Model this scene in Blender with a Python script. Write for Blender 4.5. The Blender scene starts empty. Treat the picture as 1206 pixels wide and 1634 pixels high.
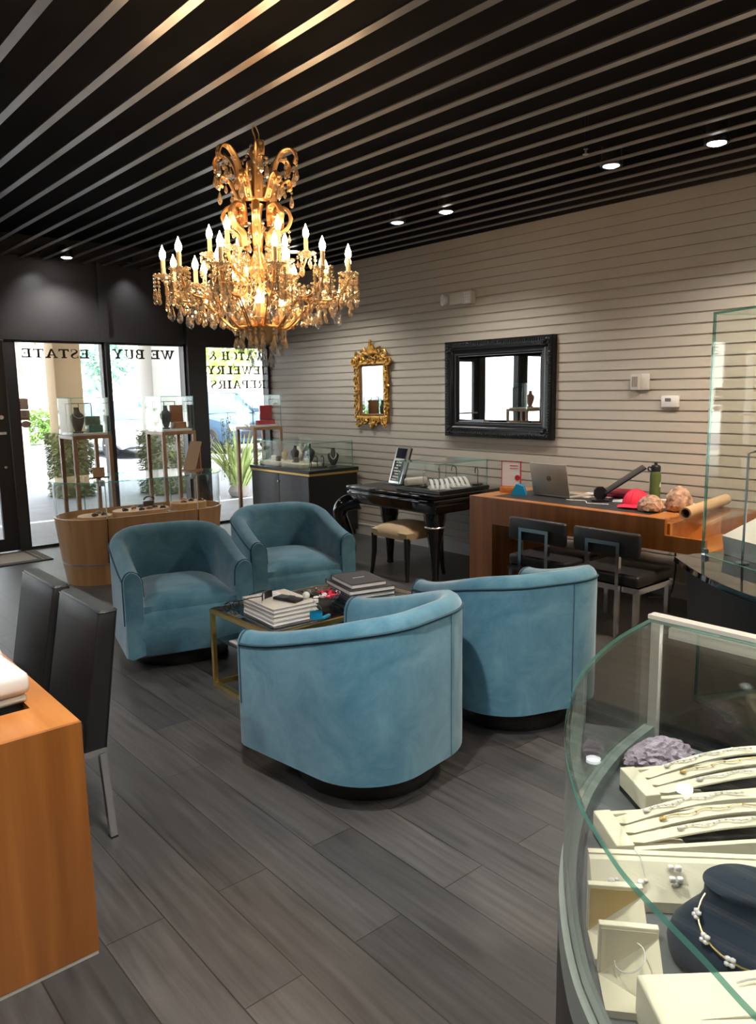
import bpy, bmesh, math, random
from mathutils import Vector, Matrix
R = math.radians
PI = math.pi
rnd = random.Random(7)
C = bpy.context.scene.collection

# ------------------------------------------------------------------ helpers
class MB:
    """collects shapes and links them as ONE mesh object"""
    def __init__(s): s.bm = bmesh.new(); s.mi = 0
    def _face(s, vs):
        try:
            f = s.bm.faces.new(vs); f.material_index = s.mi; return f
        except ValueError: return None
    def box(s, a, b, bev=0, seg=2, M=None):
        c = [(a[i]+b[i])/2 for i in range(3)]; d = [abs(b[i]-a[i]) for i in range(3)]
        r = bmesh.ops.create_cube(s.bm, size=1)
        vs = r['verts']
        for v in vs: v.co = Vector((v.co.x*d[0]+c[0], v.co.y*d[1]+c[1], v.co.z*d[2]+c[2]))
        fs = {f for v in vs for f in v.link_faces}
        for f in fs: f.material_index = s.mi
        if bev > 0:
            es = list({e for v in vs for e in v.link_edges})
            g = bmesh.ops.bevel(s.bm, geom=es, offset=min(bev, min(d)*.49), segments=seg, profile=.5, affect='EDGES')
            vs = list({v for f in g['faces'] for v in f.verts} | {v for v in vs if v.is_valid})
            for f in g['faces']: f.material_index = s.mi
        if M is not None:
            for v in vs: v.co = M @ v.co
        return s
    def raw(s, verts, faces, M=None):
        vs = [s.bm.verts.new(M @ Vector(v) if M is not None else Vector(v)) for v in verts]
        for f in faces: s._face([vs[i] for i in f])
        return vs
    def grid(s, pts, cu=False, cv=False):
        """pts[u][v]"""
        nu, nv = len(pts), len(pts[0])
        vs = [[s.bm.verts.new(Vector(p)) for p in row] for row in pts]
        for i in range(nu if cu else nu-1):
            for j in range(nv if cv else nv-1):
                s._face([vs[i][j], vs[(i+1) % nu][j], vs[(i+1) % nu][(j+1) % nv], vs[i][(j+1) % nv]])
        return vs
    def tube(s, pts, r, n=8, closed=False, cap=True):
        pts = [Vector(p) for p in pts]; m = len(pts)
        rs = r if isinstance(r, (list, tuple)) else [r]*m
        rows = []; prev = None
        for i, p in enumerate(pts):
            if closed: t = (pts[(i+1) % m]-pts[i-1])
            else: t = pts[min(i+1, m-1)]-pts[max(i-1, 0)]
            if t.length < 1e-9: t = Vector((0, 0, 1))
            t.normalize()
            if prev is None:
                up = Vector((0, 0, 1)) if abs(t.z) < .9 else Vector((1, 0, 0))
                a = t.cross(up).normalized()
            else:
                a = prev - t*prev.dot(t)
                a = a.normalized() if a.length > 1e-6 else t.orthogonal().normalized()
            prev = a; b = t.cross(a)
            rows.append([p+a*math.cos(2*PI*k/n)*rs[i]+b*math.sin(2*PI*k/n)*rs[i] for k in range(n)])
        vs = s.grid(rows, closed, True)
        if cap and not closed:
            s._face(vs[0][::-1]); s._face(vs[-1])
        return s
    def cyl(s, p0, p1, r0, r1=None, n=20): return s.tube([p0, p1], [r0, r0 if r1 is None else r1], n)
    def sqbar(s, p0, p1, w, h=None):
        """square bar between two points"""
        h = h or w; p0 = Vector(p0); p1 = Vector(p1); t = (p1-p0).normalized()
        up = Vector((0, 0, 1)) if abs(t.z) < .95 else Vector((0, 1, 0))
        a = t.cross(up).normalized()*w/2; b = a.cross(t).normalized()*h/2
        q = [p+x for p in (p0, p1) for x in (a+b, -a+b, -a-b, a-b)]
        s.raw(q, [(0, 1, 2, 3), (7, 6, 5, 4), (0, 4, 5, 1), (1, 5, 6, 2), (2, 6, 7, 3), (3, 7, 4, 0)]); return s
    def lathe(s, prof, n=24, c=(0, 0, 0), M=None):
        rows = []
        for r, z in prof:
            rows.append([Vector((c[0]+r*math.cos(2*PI*k/n), c[1]+r*math.sin(2*PI*k/n), c[2]+z)) for k in range(n)])
        if M is not None: rows = [[M @ p for p in row] for row in rows]
        vs = s.grid(rows, False, True)
        if prof[0][0] > 1e-4: s._face(vs[0][::-1])
        if prof[-1][0] > 1e-4: s._face(vs[-1])
        return s
    def prism(s, poly, h0, h1, f=None, bev=0):
        """polygon (x,y) extruded h0..h1; f maps (x,y,h)->point"""
        f = f or (lambda x, y, h: (x, y, h)); n = len(poly)
        a = [s.bm.verts.new(Vector(f(x, y, h0))) for x, y in poly]
        b = [s.bm.verts.new(Vector(f(x, y, h1))) for x, y in poly]
        s._face(a[::-1]); s._face(b)
        for i in range(n): s._face([a[i], a[(i+1) % n], b[(i+1) % n], b[i]])
        return s
    def ball(s, c, r, sc=(1, 1, 1), sub=2, jit=0, M=None):
        g = bmesh.ops.create_icosphere(s.bm, subdivisions=sub, radius=r)
        for v in g['verts']:
            k = 1+(rnd.uniform(-jit, jit) if jit else 0)
            v.co = Vector((v.co.x*sc[0]*k, v.co.y*sc[1]*k, v.co.z*sc[2]*k))
            if M is not None: v.co = M @ v.co
            v.co += Vector(c)
        for f in {f for v in g['verts'] for f in v.link_faces}: f.material_index = s.mi
        return s
    def leaf(s, p, l, w, d, up):
        """one leaf blade: a folded quad pair"""
        d = d.normalized(); side = d.cross(up)
        side = side.normalized() if side.length > 1e-4 else d.orthogonal().normalized()
        nrm = side.cross(d)
        a = p; b = p+d*l*.5+side*w*.5+nrm*w*.12; c = p+d*l; e = p+d*l*.5-side*w*.5+nrm*w*.12
        m = p+d*l*.5
        s.raw([a, b, c, e, m], [(0, 1, 4), (1, 2, 4), (2, 3, 4), (3, 0, 4)])
    def build(s, name, mat, parent=None, smooth=40, loc=None):
        bm = s.bm
        bmesh.ops.recalc_face_normals(bm, faces=bm.faces[:])
        me = bpy.data.meshes.new(name); bm.to_mesh(me); bm.free()
        for m in (mat if isinstance(mat, (list, tuple)) else [mat]): me.materials.append(m)
        if smooth:
            me.polygons.foreach_set('use_smooth', [True]*len(me.polygons))
            me.set_sharp_from_angle(angle=R(smooth))
        o = bpy.data.objects.new(name, me); C.objects.link(o)
        if parent is not None: o.parent = parent
        if loc is not None: o.location = loc
        return o

def tag(o, label, cat, group=None, kind=None):
    o['label'] = label; o['category'] = cat
    if group: o['group'] = group
    if kind: o['kind'] = kind
    return o
def thing(name, label, cat, loc=(0, 0, 0), rz=0, group=None):
    o = bpy.data.objects.new(name, None); C.objects.link(o)
    o.empty_display_size = .05; o.location = loc; o.rotation_euler = (0, 0, rz)
    return tag(o, label, cat, group)
def struct(o): o['kind'] = 'structure'; return o
def dup(root, loc, rz=None, label=None, group=None):
    r = root.copy(); C.objects.link(r); r.location = loc
    if rz is not None: r.rotation_euler = (0, 0, rz)
    if label: r['label'] = label
    if group: r['group'] = group
    def rec(a, b):
        for ch in list(a.children):
            c = ch.copy(); C.objects.link(c); c.parent = b; rec(ch, c)
    rec(root, r)
    return r
def crv(pts, n=24):
    """Catmull-Rom through pts"""
    P = [Vector(p) for p in pts]; P = [P[0]*2-P[1]]+P+[P[-1]*2-P[-2]]; out = []
    m = len(P)-3; per = max(2, n//m)
    for i in range(m):
        a, b, c, d = P[i:i+4]
        for k in range(per):
            t = k/per
            out.append(.5*((2*b)+(c-a)*t+(2*a-5*b+4*c-d)*t*t+(-a+3*b-3*c+d)*t**3))
    out.append(P[-2].copy()); return out

# ------------------------------------------------------------------ materials
def mat(name):
    m = bpy.data.materials.new(name); m.use_nodes = True
    nt = m.node_tree; return m, nt, nt.nodes, nt.links, nt.nodes['Principled BSDF']
def plain(name, col, rough=.5, metal=0, spec=.5, coat=0, sheen=0, noise=0, nscale=8, bump=0, bscale=60, trans=0, emis=None, estr=0):
    m, nt, N, L, b = mat(name)
    b.inputs['Base Color'].default_value = (*col, 1); b.inputs['Roughness'].default_value = rough
    b.inputs['Metallic'].default_value = metal; b.inputs['Specular IOR Level'].default_value = spec
    b.inputs['Coat Weight'].default_value = coat; b.inputs['Sheen Weight'].default_value = sheen
    b.inputs['Transmission Weight'].default_value = trans
    if emis: b.inputs['Emission Color'].default_value = (*emis, 1); b.inputs['Emission Strength'].default_value = estr
    tc = N.new('ShaderNodeTexCoord')
    if noise:
        n = N.new('ShaderNodeTexNoise'); n.inputs['Scale'].default_value = nscale; n.inputs['Detail'].default_value = 5
        L.new(tc.outputs['Object'], n.inputs['Vector'])
        r = N.new('ShaderNodeValToRGB'); r.color_ramp.elements[0].position = .3; r.color_ramp.elements[1].position = .7
        r.color_ramp.elements[0].color = (*[c*(1-noise) for c in col], 1); r.color_ramp.elements[1].color = (*[min(1, c*(1+noise)) for c in col], 1)
        L.new(n.outputs['Fac'], r.inputs['Fac']); L.new(r.outputs['Color'], b.inputs['Base Color'])
    if bump:
        n = N.new('ShaderNodeTexNoise'); n.inputs['Scale'].default_value = bscale; n.inputs['Detail'].default_value = 4
        L.new(tc.outputs['Object'], n.inputs['Vector'])
        bp = N.new('ShaderNodeBump'); bp.inputs['Strength'].default_value = bump; bp.inputs['Distance'].default_value = .01
        L.new(n.outputs['Fac'], bp.inputs['Height']); L.new(bp.outputs['Normal'], b.inputs['Normal'])
    return m
def wood(name, c0, c1, axis='z', scale=7, rough=.35, coat=.2):
    m, nt, N, L, b = mat(name)
    tc = N.new('ShaderNodeTexCoord'); mp = N.new('ShaderNodeMapping')
    s = [scale]*3; s['xyz'.index(axis)] = scale*.06
    mp.inputs['Scale'].default_value = s
    L.new(tc.outputs['Object'], mp.inputs['Vector'])
    n = N.new('ShaderNodeTexNoise'); n.inputs['Scale'].default_value = 2.2; n.inputs['Detail'].default_value = 8; n.inputs['Distortion'].default_value = .35
    L.new(mp.outputs['Vector'], n.inputs['Vector'])
    r = N.new('ShaderNodeValToRGB'); e = r.color_ramp.elements
    e[0].position = .32; e[0].color = (*c0, 1); e[1].position = .68; e[1].color = (*c1, 1)
    L.new(n.outputs['Fac'], r.inputs['Fac']); L.new(r.outputs['Color'], b.inputs['Base Color'])
    b.inputs['Roughness'].default_value = rough; b.inputs['Coat Weight'].default_value = coat; b.inputs['Coat Roughness'].default_value = .15
    return m
def glass(name, tint=(.97, .99, .98), f0=.04, gl=(1, 1, 1), k=.96):
    """thin architectural glass: clear straight through, Schlick reflection"""
    m, nt, N, L, b = mat(name); N.remove(b)
    out = [n for n in N if n.type == 'OUTPUT_MATERIAL'][0]
    g = N.new('ShaderNodeNewGeometry'); d = N.new('ShaderNodeVectorMath'); d.operation = 'DOT_PRODUCT'
    L.new(g.outputs['Incoming'], d.inputs[0]); L.new(g.outputs['Normal'], d.inputs[1])
    def ma(op, a, bb):
        x = N.new('ShaderNodeMath'); x.operation = op
        for i, v in enumerate((a, bb)):
            if v is None: continue
            if isinstance(v, (int, float)): x.inputs[i].default_value = v
            else: L.new(v, x.inputs[i])
        return x.outputs[0]
    ab = ma('ABSOLUTE', d.outputs['Value'], None); om = ma('SUBTRACT', 1, ab); p = ma('POWER', om, 5)
    f = ma('MULTIPLY_ADD', p, k*(1-f0)); f.node.inputs[2].default_value = f0
    t = N.new('ShaderNodeBsdfTransparent'); t.inputs['Color'].default_value = (*tint, 1)
    gn = N.new('ShaderNodeBsdfGlossy'); gn.inputs['Roughness'].default_value = 0; gn.inputs['Color'].default_value = (*gl, 1)
    mx = N.new('ShaderNodeMixShader'); L.new(f, mx.inputs['Fac']); L.new(t.outputs[0], mx.inputs[1]); L.new(gn.outputs[0], mx.inputs[2])
    L.new(mx.outputs[0], out.inputs['Surface'])
    return m
def mixmat(name, tcol, dcol, gcol, ft, fg, rough=.05):
    """part clear, part diffuse, part mirror-like (crystal, glass edges)"""
    m, nt, N, L, b = mat(name); N.remove(b)
    out = [n for n in N if n.type == 'OUTPUT_MATERIAL'][0]
    t = N.new('ShaderNodeBsdfTransparent'); t.inputs['Color'].default_value = (*tcol, 1)
    d = N.new('ShaderNodeBsdfDiffuse'); d.inputs['Color'].default_value = (*dcol, 1)
    g = N.new('ShaderNodeBsdfGlossy'); g.inputs['Color'].default_value = (*gcol, 1); g.inputs['Roughness'].default_value = rough
    m1 = N.new('ShaderNodeMixShader'); m1.inputs['Fac'].default_value = fg; L.new(d.outputs[0], m1.inputs[1]); L.new(g.outputs[0], m1.inputs[2])
    m2 = N.new('ShaderNodeMixShader'); m2.inputs['Fac'].default_value = ft; L.new(m1.outputs[0], m2.inputs[1]); L.new(t.outputs[0], m2.inputs[2])
    L.new(m2.outputs[0], out.inputs['Surface'])
    return m
def emit(name, col, s):
    m, nt, N, L, b = mat(name); N.remove(b)
    out = [n for n in N if n.type == 'OUTPUT_MATERIAL'][0]
    e = N.new('ShaderNodeEmission'); e.inputs['Color'].default_value = (*col, 1); e.inputs['Strength'].default_value = s
    L.new(e.outputs[0], out.inputs['Surface']); return m

def floor_mat():
    m, nt, N, L, b = mat('dark_plank_floor')
    tc = N.new('ShaderNodeTexCoord'); mp = N.new('ShaderNodeMapping'); mp.inputs['Rotation'].default_value = (0, 0, R(90))
    mp.inputs['Location'].default_value = (.3, .05, 0)
    L.new(tc.outputs['Object'], mp.inputs['Vector'])
    br = N.new('ShaderNodeTexBrick'); br.offset = .37; br.inputs['Scale'].default_value = 1
    br.inputs['Brick Width'].default_value = 1.25; br.inputs['Row Height'].default_value = .18; br.inputs['Mortar Size'].default_value = .0022
    br.inputs['Mortar Smooth'].default_value = .2; br.inputs['Bias'].default_value = 0
    br.inputs['Color1'].default_value = (.031, .031, .034, 1); br.inputs['Color2'].default_value = (.06, .058, .06, 1); br.inputs['Mortar'].default_value = (.008, .008, .008, 1)
    L.new(mp.outputs['Vector'], br.inputs['Vector'])
    m2 = N.new('ShaderNodeMapping'); m2.inputs['Scale'].default_value = (22, 1.3, 1); L.new(tc.outputs['Object'], m2.inputs['Vector'])
    n = N.new('ShaderNodeTexNoise'); n.inputs['Scale'].default_value = 2; n.inputs['Detail'].default_value = 9; n.inputs['Distortion'].default_value = .4
    L.new(m2.outputs['Vector'], n.inputs['Vector'])
    r = N.new('ShaderNodeMapRange'); r.inputs['From Min'].default_value = .3; r.inputs['From Max'].default_value = .7; r.inputs['To Min'].default_value = .6; r.inputs['To Max'].default_value = 1.5
    L.new(n.outputs['Fac'], r.inputs['Value'])
    mx = N.new('ShaderNodeVectorMath'); mx.operation = 'SCALE'; L.new(br.outputs['Color'], mx.inputs[0]); L.new(r.outputs[0], mx.inputs['Scale'])
    L.new(mx.outputs[0], b.inputs['Base Color'])
    rr = N.new('ShaderNodeMapRange'); rr.inputs['To Min'].default_value = .36; rr.inputs['To Max'].default_value = .56; L.new(n.outputs['Fac'], rr.inputs['Value'])
    L.new(rr.outputs[0], b.inputs['Roughness'])
    bp = N.new('ShaderNodeBump'); bp.inputs['Strength'].default_value = .25; bp.inputs['Distance'].default_value = .002; bp.invert = True
    L.new(br.outputs['Fac'], bp.inputs['Height']); L.new(bp.outputs['Normal'], b.inputs['Normal'])
    b.inputs['Specular IOR Level'].default_value = .75
    return m
def velvet_mat():
    m, nt, N, L, b = mat('blue_velvet')
    tc = N.new('ShaderNodeTexCoord')
    n = N.new('ShaderNodeTexNoise'); n.inputs['Scale'].default_value = 5; n.inputs['Detail'].default_value = 6; n.inputs['Roughness'].default_value = .65; n.inputs['Distortion'].default_value = .8
    L.new(tc.outputs['Object'], n.inputs['Vector'])
    r = N.new('ShaderNodeValToRGB'); e = r.color_ramp.elements
    e[0].position = .32; e[0].color = (.05, .155, .235, 1); e[1].position = .72; e[1].color = (.125, .27, .36, 1)
    L.new(n.outputs['Fac'], r.inputs['Fac']); L.new(r.outputs['Color'], b.inputs['Base Color'])
    b.inputs['Roughness'].default_value = .85; b.inputs['Specular IOR Level'].default_value = .2
    b.inputs['Sheen Weight'].default_value = .75; b.inputs['Sheen Roughness'].default_value = .4; b.inputs['Sheen Tint'].default_value = (.74, .8, .88, 1)
    return m

M = {}
M['wall'] = plain('greige_slatwall', (.47, .43, .368), .62)
M['wall2'] = plain('pale_paint', (.55, .53, .48), .7)
M['floor'] = floor_mat()
M['ceil'] = plain('black_ceiling_deck', (.0035, .0033, .0042), .8, spec=.15, noise=.6, nscale=2.5)
M['batten'] = plain('satin_dark_batten', (.33, .325, .32), .32, .75, noise=.12, nscale=3)
M['black_wall'] = plain('charcoal_panel', (.026, .025, .028), .6)
M['black_frame'] = plain('black_frame_paint', (.012, .012, .014), .4)
M['base'] = plain('baseboard_paint', (.5, .49, .46), .45)
M['glass'] = glass('clear_glass')
M['winglass'] = glass('window_glass', (.96, .97, .97))
M['topglass'] = glass('showcase_glass', (.95, .975, .965), .05)
M['edge'] = mixmat('green_glass_edge', (.5, .85, .75), (.16, .5, .43), (.6, 1, .9), .35, .35)
M['velvet'] = velvet_mat()
M['pipe'] = plain('dark_blue_piping', (.02, .07, .11), .8)
M['plinth'] = plain('black_plinth', (.006, .006, .007), .5)
M['gold'] = plain('brushed_gold', (.72, .5, .17), .32, 1)
M['giltwood'] = plain('gilt_carving', (.55, .29, .06), .38, .7, noise=.45, nscale=30)
M['brass'] = plain('amber_gilt', (.92, .55, .24), .3, .7)
M['crystal'] = mixmat('amber_crystal', (1, .93, .8), (.95, .8, .6), (1, .94, .82), .42, .62, .12)
M['crystal_clear'] = mixmat('clear_crystal', (.92, .95, .97), (.5, .5, .5), (1, 1, 1), .55, .75)
M['candle'] = plain('candle_sleeve', (.85, .68, .42), .5)
M['bulb'] = emit('flame_bulb', (1, .66, .36), 52)
M['silver'] = plain('satin_silver', (.62, .62, .62), .28, 1)
M['chrome'] = plain('chrome', (.72, .72, .74), .12, 1)
M['darkchrome'] = plain('dark_chrome', (.33, .34, .36), .2, 1)
M['maple'] = wood('maple_veneer', (.36, .2, .09), (.5, .29, .14), 'z', 6, .38, .2)
M['maple2'] = plain('maple_inner', (.55, .33, .17), .5, noise=.12)
M['pedwood'] = wood('pedestal_wood', (.24, .125, .065), (.36, .2, .11), 'z', 9, .4, .15)
M['cherry'] = wood('cherry_wood', (.25, .085, .016), (.40, .15, .034), 'z', 7, .32, .3)
M['cherry_top'] = wood('cherry_wood_top', (.42, .15, .03), (.58, .24, .065), 'y', 7, .28, .35)
M['leather'] = plain('black_leather', (.011, .011, .0125), .42, bump=.12, bscale=180)
M['leather_inset'] = plain('dark_leather_inset', (.022, .021, .024), .5)
M['lacquer'] = plain('black_lacquer', (.004, .004, .005), .06, coat=.6)
M['satinblack'] = plain('satin_black', (.01, .01, .011), .35)
M['cream'] = plain('tan_upholstery', (.42, .31, .17), .7, sheen=.2)
M['mirror'] = plain('mirror_silver', (.93, .94, .94), .01, 1)
M['blackgilt'] = plain('black_carving', (.005, .005, .006), .3, spec=.45)
M['white'] = plain('white_plastic', (.68, .68, .67), .35)
M['offwhite'] = plain('off_white', (.6, .58, .53), .5)
M['paper'] = plain('paper', (.75, .75, .77), .7)
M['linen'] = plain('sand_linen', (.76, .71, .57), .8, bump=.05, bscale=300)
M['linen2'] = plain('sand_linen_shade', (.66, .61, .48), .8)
M['tan_gold'] = plain('ochre_linen', (.5, .36, .14), .75)
M['navy'] = plain('navy_velvet', (.004, .014, .032), .85, sheen=.08)
M['deck'] = plain('grey_deck', (.12, .13, .14), .4)
M['smoke'] = plain('black_bust', (.012, .014, .018), .6)
M['greybust'] = plain('grey_bust', (.06, .065, .06), .65)
M['red'] = plain('red_card', (.45, .015, .03), .5)
M['hotred'] = plain('red_cotton', (.75, .02, .07), .75)
M['green_leather'] = plain('green_crocodile', (.0, .12, .075), .35, noise=.5, nscale=40)
M['tanbox'] = plain('saddle_tan_box', (.27, .1, .035), .5)
M['cyan'] = plain('cyan_paper', (.0, .25, .5), .5)
M['olive'] = plain('olive_steel', (.085, .12, .03), .35)
M['dkplastic'] = plain('dark_plastic', (.01, .01, .014), .35)
M['alu'] = plain('warm_aluminium', (.42, .39, .34), .4, .2)
M['kraft'] = plain('kraft_card', (.5, .34, .2), .75)
M['pinkrock'] = plain('pink_mineral', (.42, .27, .2), .7, noise=.7, nscale=26, bump=.8, bscale=45)
M['amethyst'] = plain('amethyst', (.36, .3, .38), .3, noise=.4, nscale=45, bump=.9, bscale=60)
M['brownstone'] = plain('brown_stone', (.06, .032, .02), .3)
M['greystone'] = plain('grey_stone', (.13, .11, .09), .35)
M['rosestone'] = plain('rose_shell', (.36, .19, .12), .4)
M['mint'] = plain('pearl', (.85, .82, .85), .15, .3)
M['mat_grey'] = plain('door_mat_weave', (.26, .23, .2), .9, noise=.15, nscale=60)
M['mat_edge'] = plain('door_mat_border', (.05, .045, .042), .9)
M['vinyl'] = plain('vinyl_lettering', (.07, .052, .035), .6)
M['sticker'] = plain('sticker_tan', (.42, .3, .24), .6)
M['ink'] = plain('dark_ink', (.03, .03, .035), .6)
M['bookcloth'] = plain('book_cloth', (.045, .042, .05), .6)
M['screen'] = plain('screen_glow', (.02, .02, .03), .1, emis=(.5, .7, .9), estr=.25)
M['pcb'] = plain('screen_dark', (.01, .01, .02), .08)
M['down'] = emit('downlight_lens', (1, .97, .92), 22)
M['downdim'] = emit('downlight_lens_dim', (.95, .98, 1), 3)
M['led'] = emit('showcase_led', (1, .95, .86), 33)
# outside
M['pave'] = plain('pale_pavers', (.29, .295, .33), .6, noise=.08, nscale=3)
M['stucco'] = plain('tan_stucco', (.46, .33, .19), .85)
M['stuccow'] = plain('white_stucco', (.85, .83, .78), .85)
M['leaf'] = plain('leaf_green', (.3, .48, .14), .6, noise=.5, nscale=3)
M['ivy'] = plain('ivy_green', (.3, .33, .14), .6, noise=.55, nscale=6)
M['grass'] = plain('strap_leaf', (.5, .62, .22), .5, noise=.4, nscale=4)
M['teal_leaf'] = plain('blue_green_leaf', (.3, .5, .42), .6, noise=.4, nscale=2)
M['bark'] = plain('pale_bark', (.36, .32, .28), .9)
M['carsilver'] = plain('silver_paint', (.55, .58, .6), .25, .5, coat=.6)
M['carblue'] = plain('slate_blue_paint', (.03, .07, .13), .4, 0, coat=.2)
M['cardark'] = plain('grey_paint', (.1, .1, .12), .22, .4, coat=.8)
M['carglass'] = plain('car_glass', (.05, .12, .15), .05, coat=.5)
M['tyre'] = plain('tyre', (.012, .012, .014), .8)
M['brick'] = plain('pale_facade', (.8, .78, .74), .8)
M['bluewin'] = plain('blue_pane', (.08, .2, .42), .2)

XW, YW, ZC, XL, YB = 5.275, 8.2, 2.91, -3.6, -3.6

# ------------------------------------------------------------------ room shell
m = MB(); m.box((XL-.1, YB-.1, -.1), (XW+.12, YW+.12, 0)); struct(m.build('floor', M['floor'], smooth=0))
ceil = MB().box((XL-.1, YB-.1, 3.12), (XW+.12, YW+.12, 3.25)).build('ceiling', M['ceil'], smooth=0); struct(ceil)
x = 1.427-.2032*24
b0 = None
while x < XW-.12:
    if b0 is None:
        mm = MB(); mm.box((-.021, YB, 2.9), (.021, YW, 2.907))
        b0 = mm.build('ceiling_batten', M['batten'], ceil, smooth=0, loc=(x, 0, 0))
    else:
        c = b0.copy(); C.objects.link(c); c.location = (x, 0, 0)
    x += .2032
# slatwall: one board profile, grooves every three inches
prof = [(XW, 0)]; z = .005+.0762*2
while z < 2.9:
    prof += [(XW, z-.0055), (XW+.014, z-.0055), (XW+.014, z+.0055), (XW, z+.0055)]; z += .0762
prof += [(XW, ZC), (XW+.1, ZC), (XW+.1, 0)]
mm = MB(); mm.prism(prof, YB, YW+.05, lambda a, b, h: (a, h, b))
struct(mm.build('wall_right', M['wall'], smooth=0))
mm = MB(); mm.box((XW-.012, YB, ZC), (XW+.1, YW, 3.12)); struct(mm.build('trim_1', M['black_frame'], smooth=0))
bb = MB(); bb.box((XW-.02, YB, 0), (XW-.0005, YW, .1)); bb.box((XW-.026, YB, .1), (XW-.0005, YW, .118), .004, 1)
struct(bb.build('baseboard_right', M['base']))
struct(MB().box((XL-.1, YB, 0), (XL, YW, 3.12)).build('wall_left', M['wall2'], smooth=0))
struct(MB().box((XL, YB-.1, 0), (XW, YB, 3.12)).build('wall_back', M['wall2'], smooth=0))
# storefront wall: black header with recessed panels, piers, frames
ZH = 2.11
mm = MB()
mm.box((XL, YW+.03, ZH+.05), (XW, YW+.16, 3.12))          # recessed transom panels
mm.box((XL, YW-.03, ZH), (XW+.02, YW+.16, ZH+.05))       # transom bar
for xx in (-2.0, -.8, .33, 1.335, 2.215, 3.225, 4.255):
    mm.box((xx-.045, YW-.01, ZH+.05), (xx+.045, YW+.1, 3.12))
mm.box((XL, YW-.03, 2.93), (XW, YW+.1, 3.12))
mm.box((4.142, YW-.06, 0), (4.372, YW+.16, ZH+1.0))       # wide pier
mm.box((5.262, YW-.0, 0), (5.30, YW+.16, ZH))
mm.box((XL, YW, 0), (-2.0, YW+.16, ZH))                  # solid part further along
for a, b in ((1.277, 1.40), (2.205, 2.292), (.23, .43), (-.9, -.7)):
    mm.box((a, YW-.02, 0), (b, YW+.12, ZH))
struct(mm.build('wall_front', M['black_wall'], smooth=0))
def window(n, x0, x1, extra=None):
    f = MB(); fw = .022
    for a, b in ((x0, x0+fw), (x1-fw, x1)): f.box((a, YW, 0), (b, YW+.09, ZH))
    f.box((x0, YW-.01, 0), (x1, YW+.09, .03)); f.box((x0, YW, ZH-.02), (x1, YW+.09, ZH))
    o = struct(f.build('window_%d' % n, M['black_frame'], smooth=0))
    MB().box((x0+fw, YW+.05, .03), (x1-fw, YW+.056, ZH-.02)).build('glass_pane', M['winglass'], o, smooth=0)
    return o
window(1, 2.292, 3.202); window(2, 3.247, 4.142); window(3, 4.372, 5.262)
window(4, .43, 1.277); window(5, -.7, .23); window(6, -2.0, -.9)
struct(MB().box((3.202, YW-.05, 0), (3.247, YW+.1, ZH)).build('trim_2', M['black_frame'], smooth=0))
# glass door with black stiles
d = MB(); d.box((1.405, YW+.0, .012), (1.525, YW+.05, 2.1)); d.box((2.06, YW+.0, .012), (2.2, YW+.05, 2.1))
d.box((1.525, YW+.0, .012), (2.06, YW+.05, .14)); d.box((1.525, YW+.0, 1.98), (2.06, YW+.05, 2.1))
door = struct(d.build('door_1', M['black_frame'], smooth=0))
MB().box((1.525, YW+.02, .14), (2.06, YW+.028, 1.98)).build('glass_pane', M['winglass'], door, smooth=0)
h = MB(); h.sqbar((1.5, YW-.05, 1.2), (2.15, YW-.05, 1.2), .025); h.sqbar((1.55, YW, 1.2), (1.55, YW-.06, 1.2), .02); h.sqbar((2.12, YW, 1.2), (2.12, YW-.06, 1.2), .02)
h.build('push_bar', M['chrome'], door)
MB().cyl((2.13, YW, 1.355), (2.13, YW-.015, 1.355), .02).build('lock_cylinder', M['silver'], door)
MB().cyl((2.13, YW, .86), (2.13, YW-.012, .86), .012).build('lower_lock', M['silver'], door)

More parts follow.
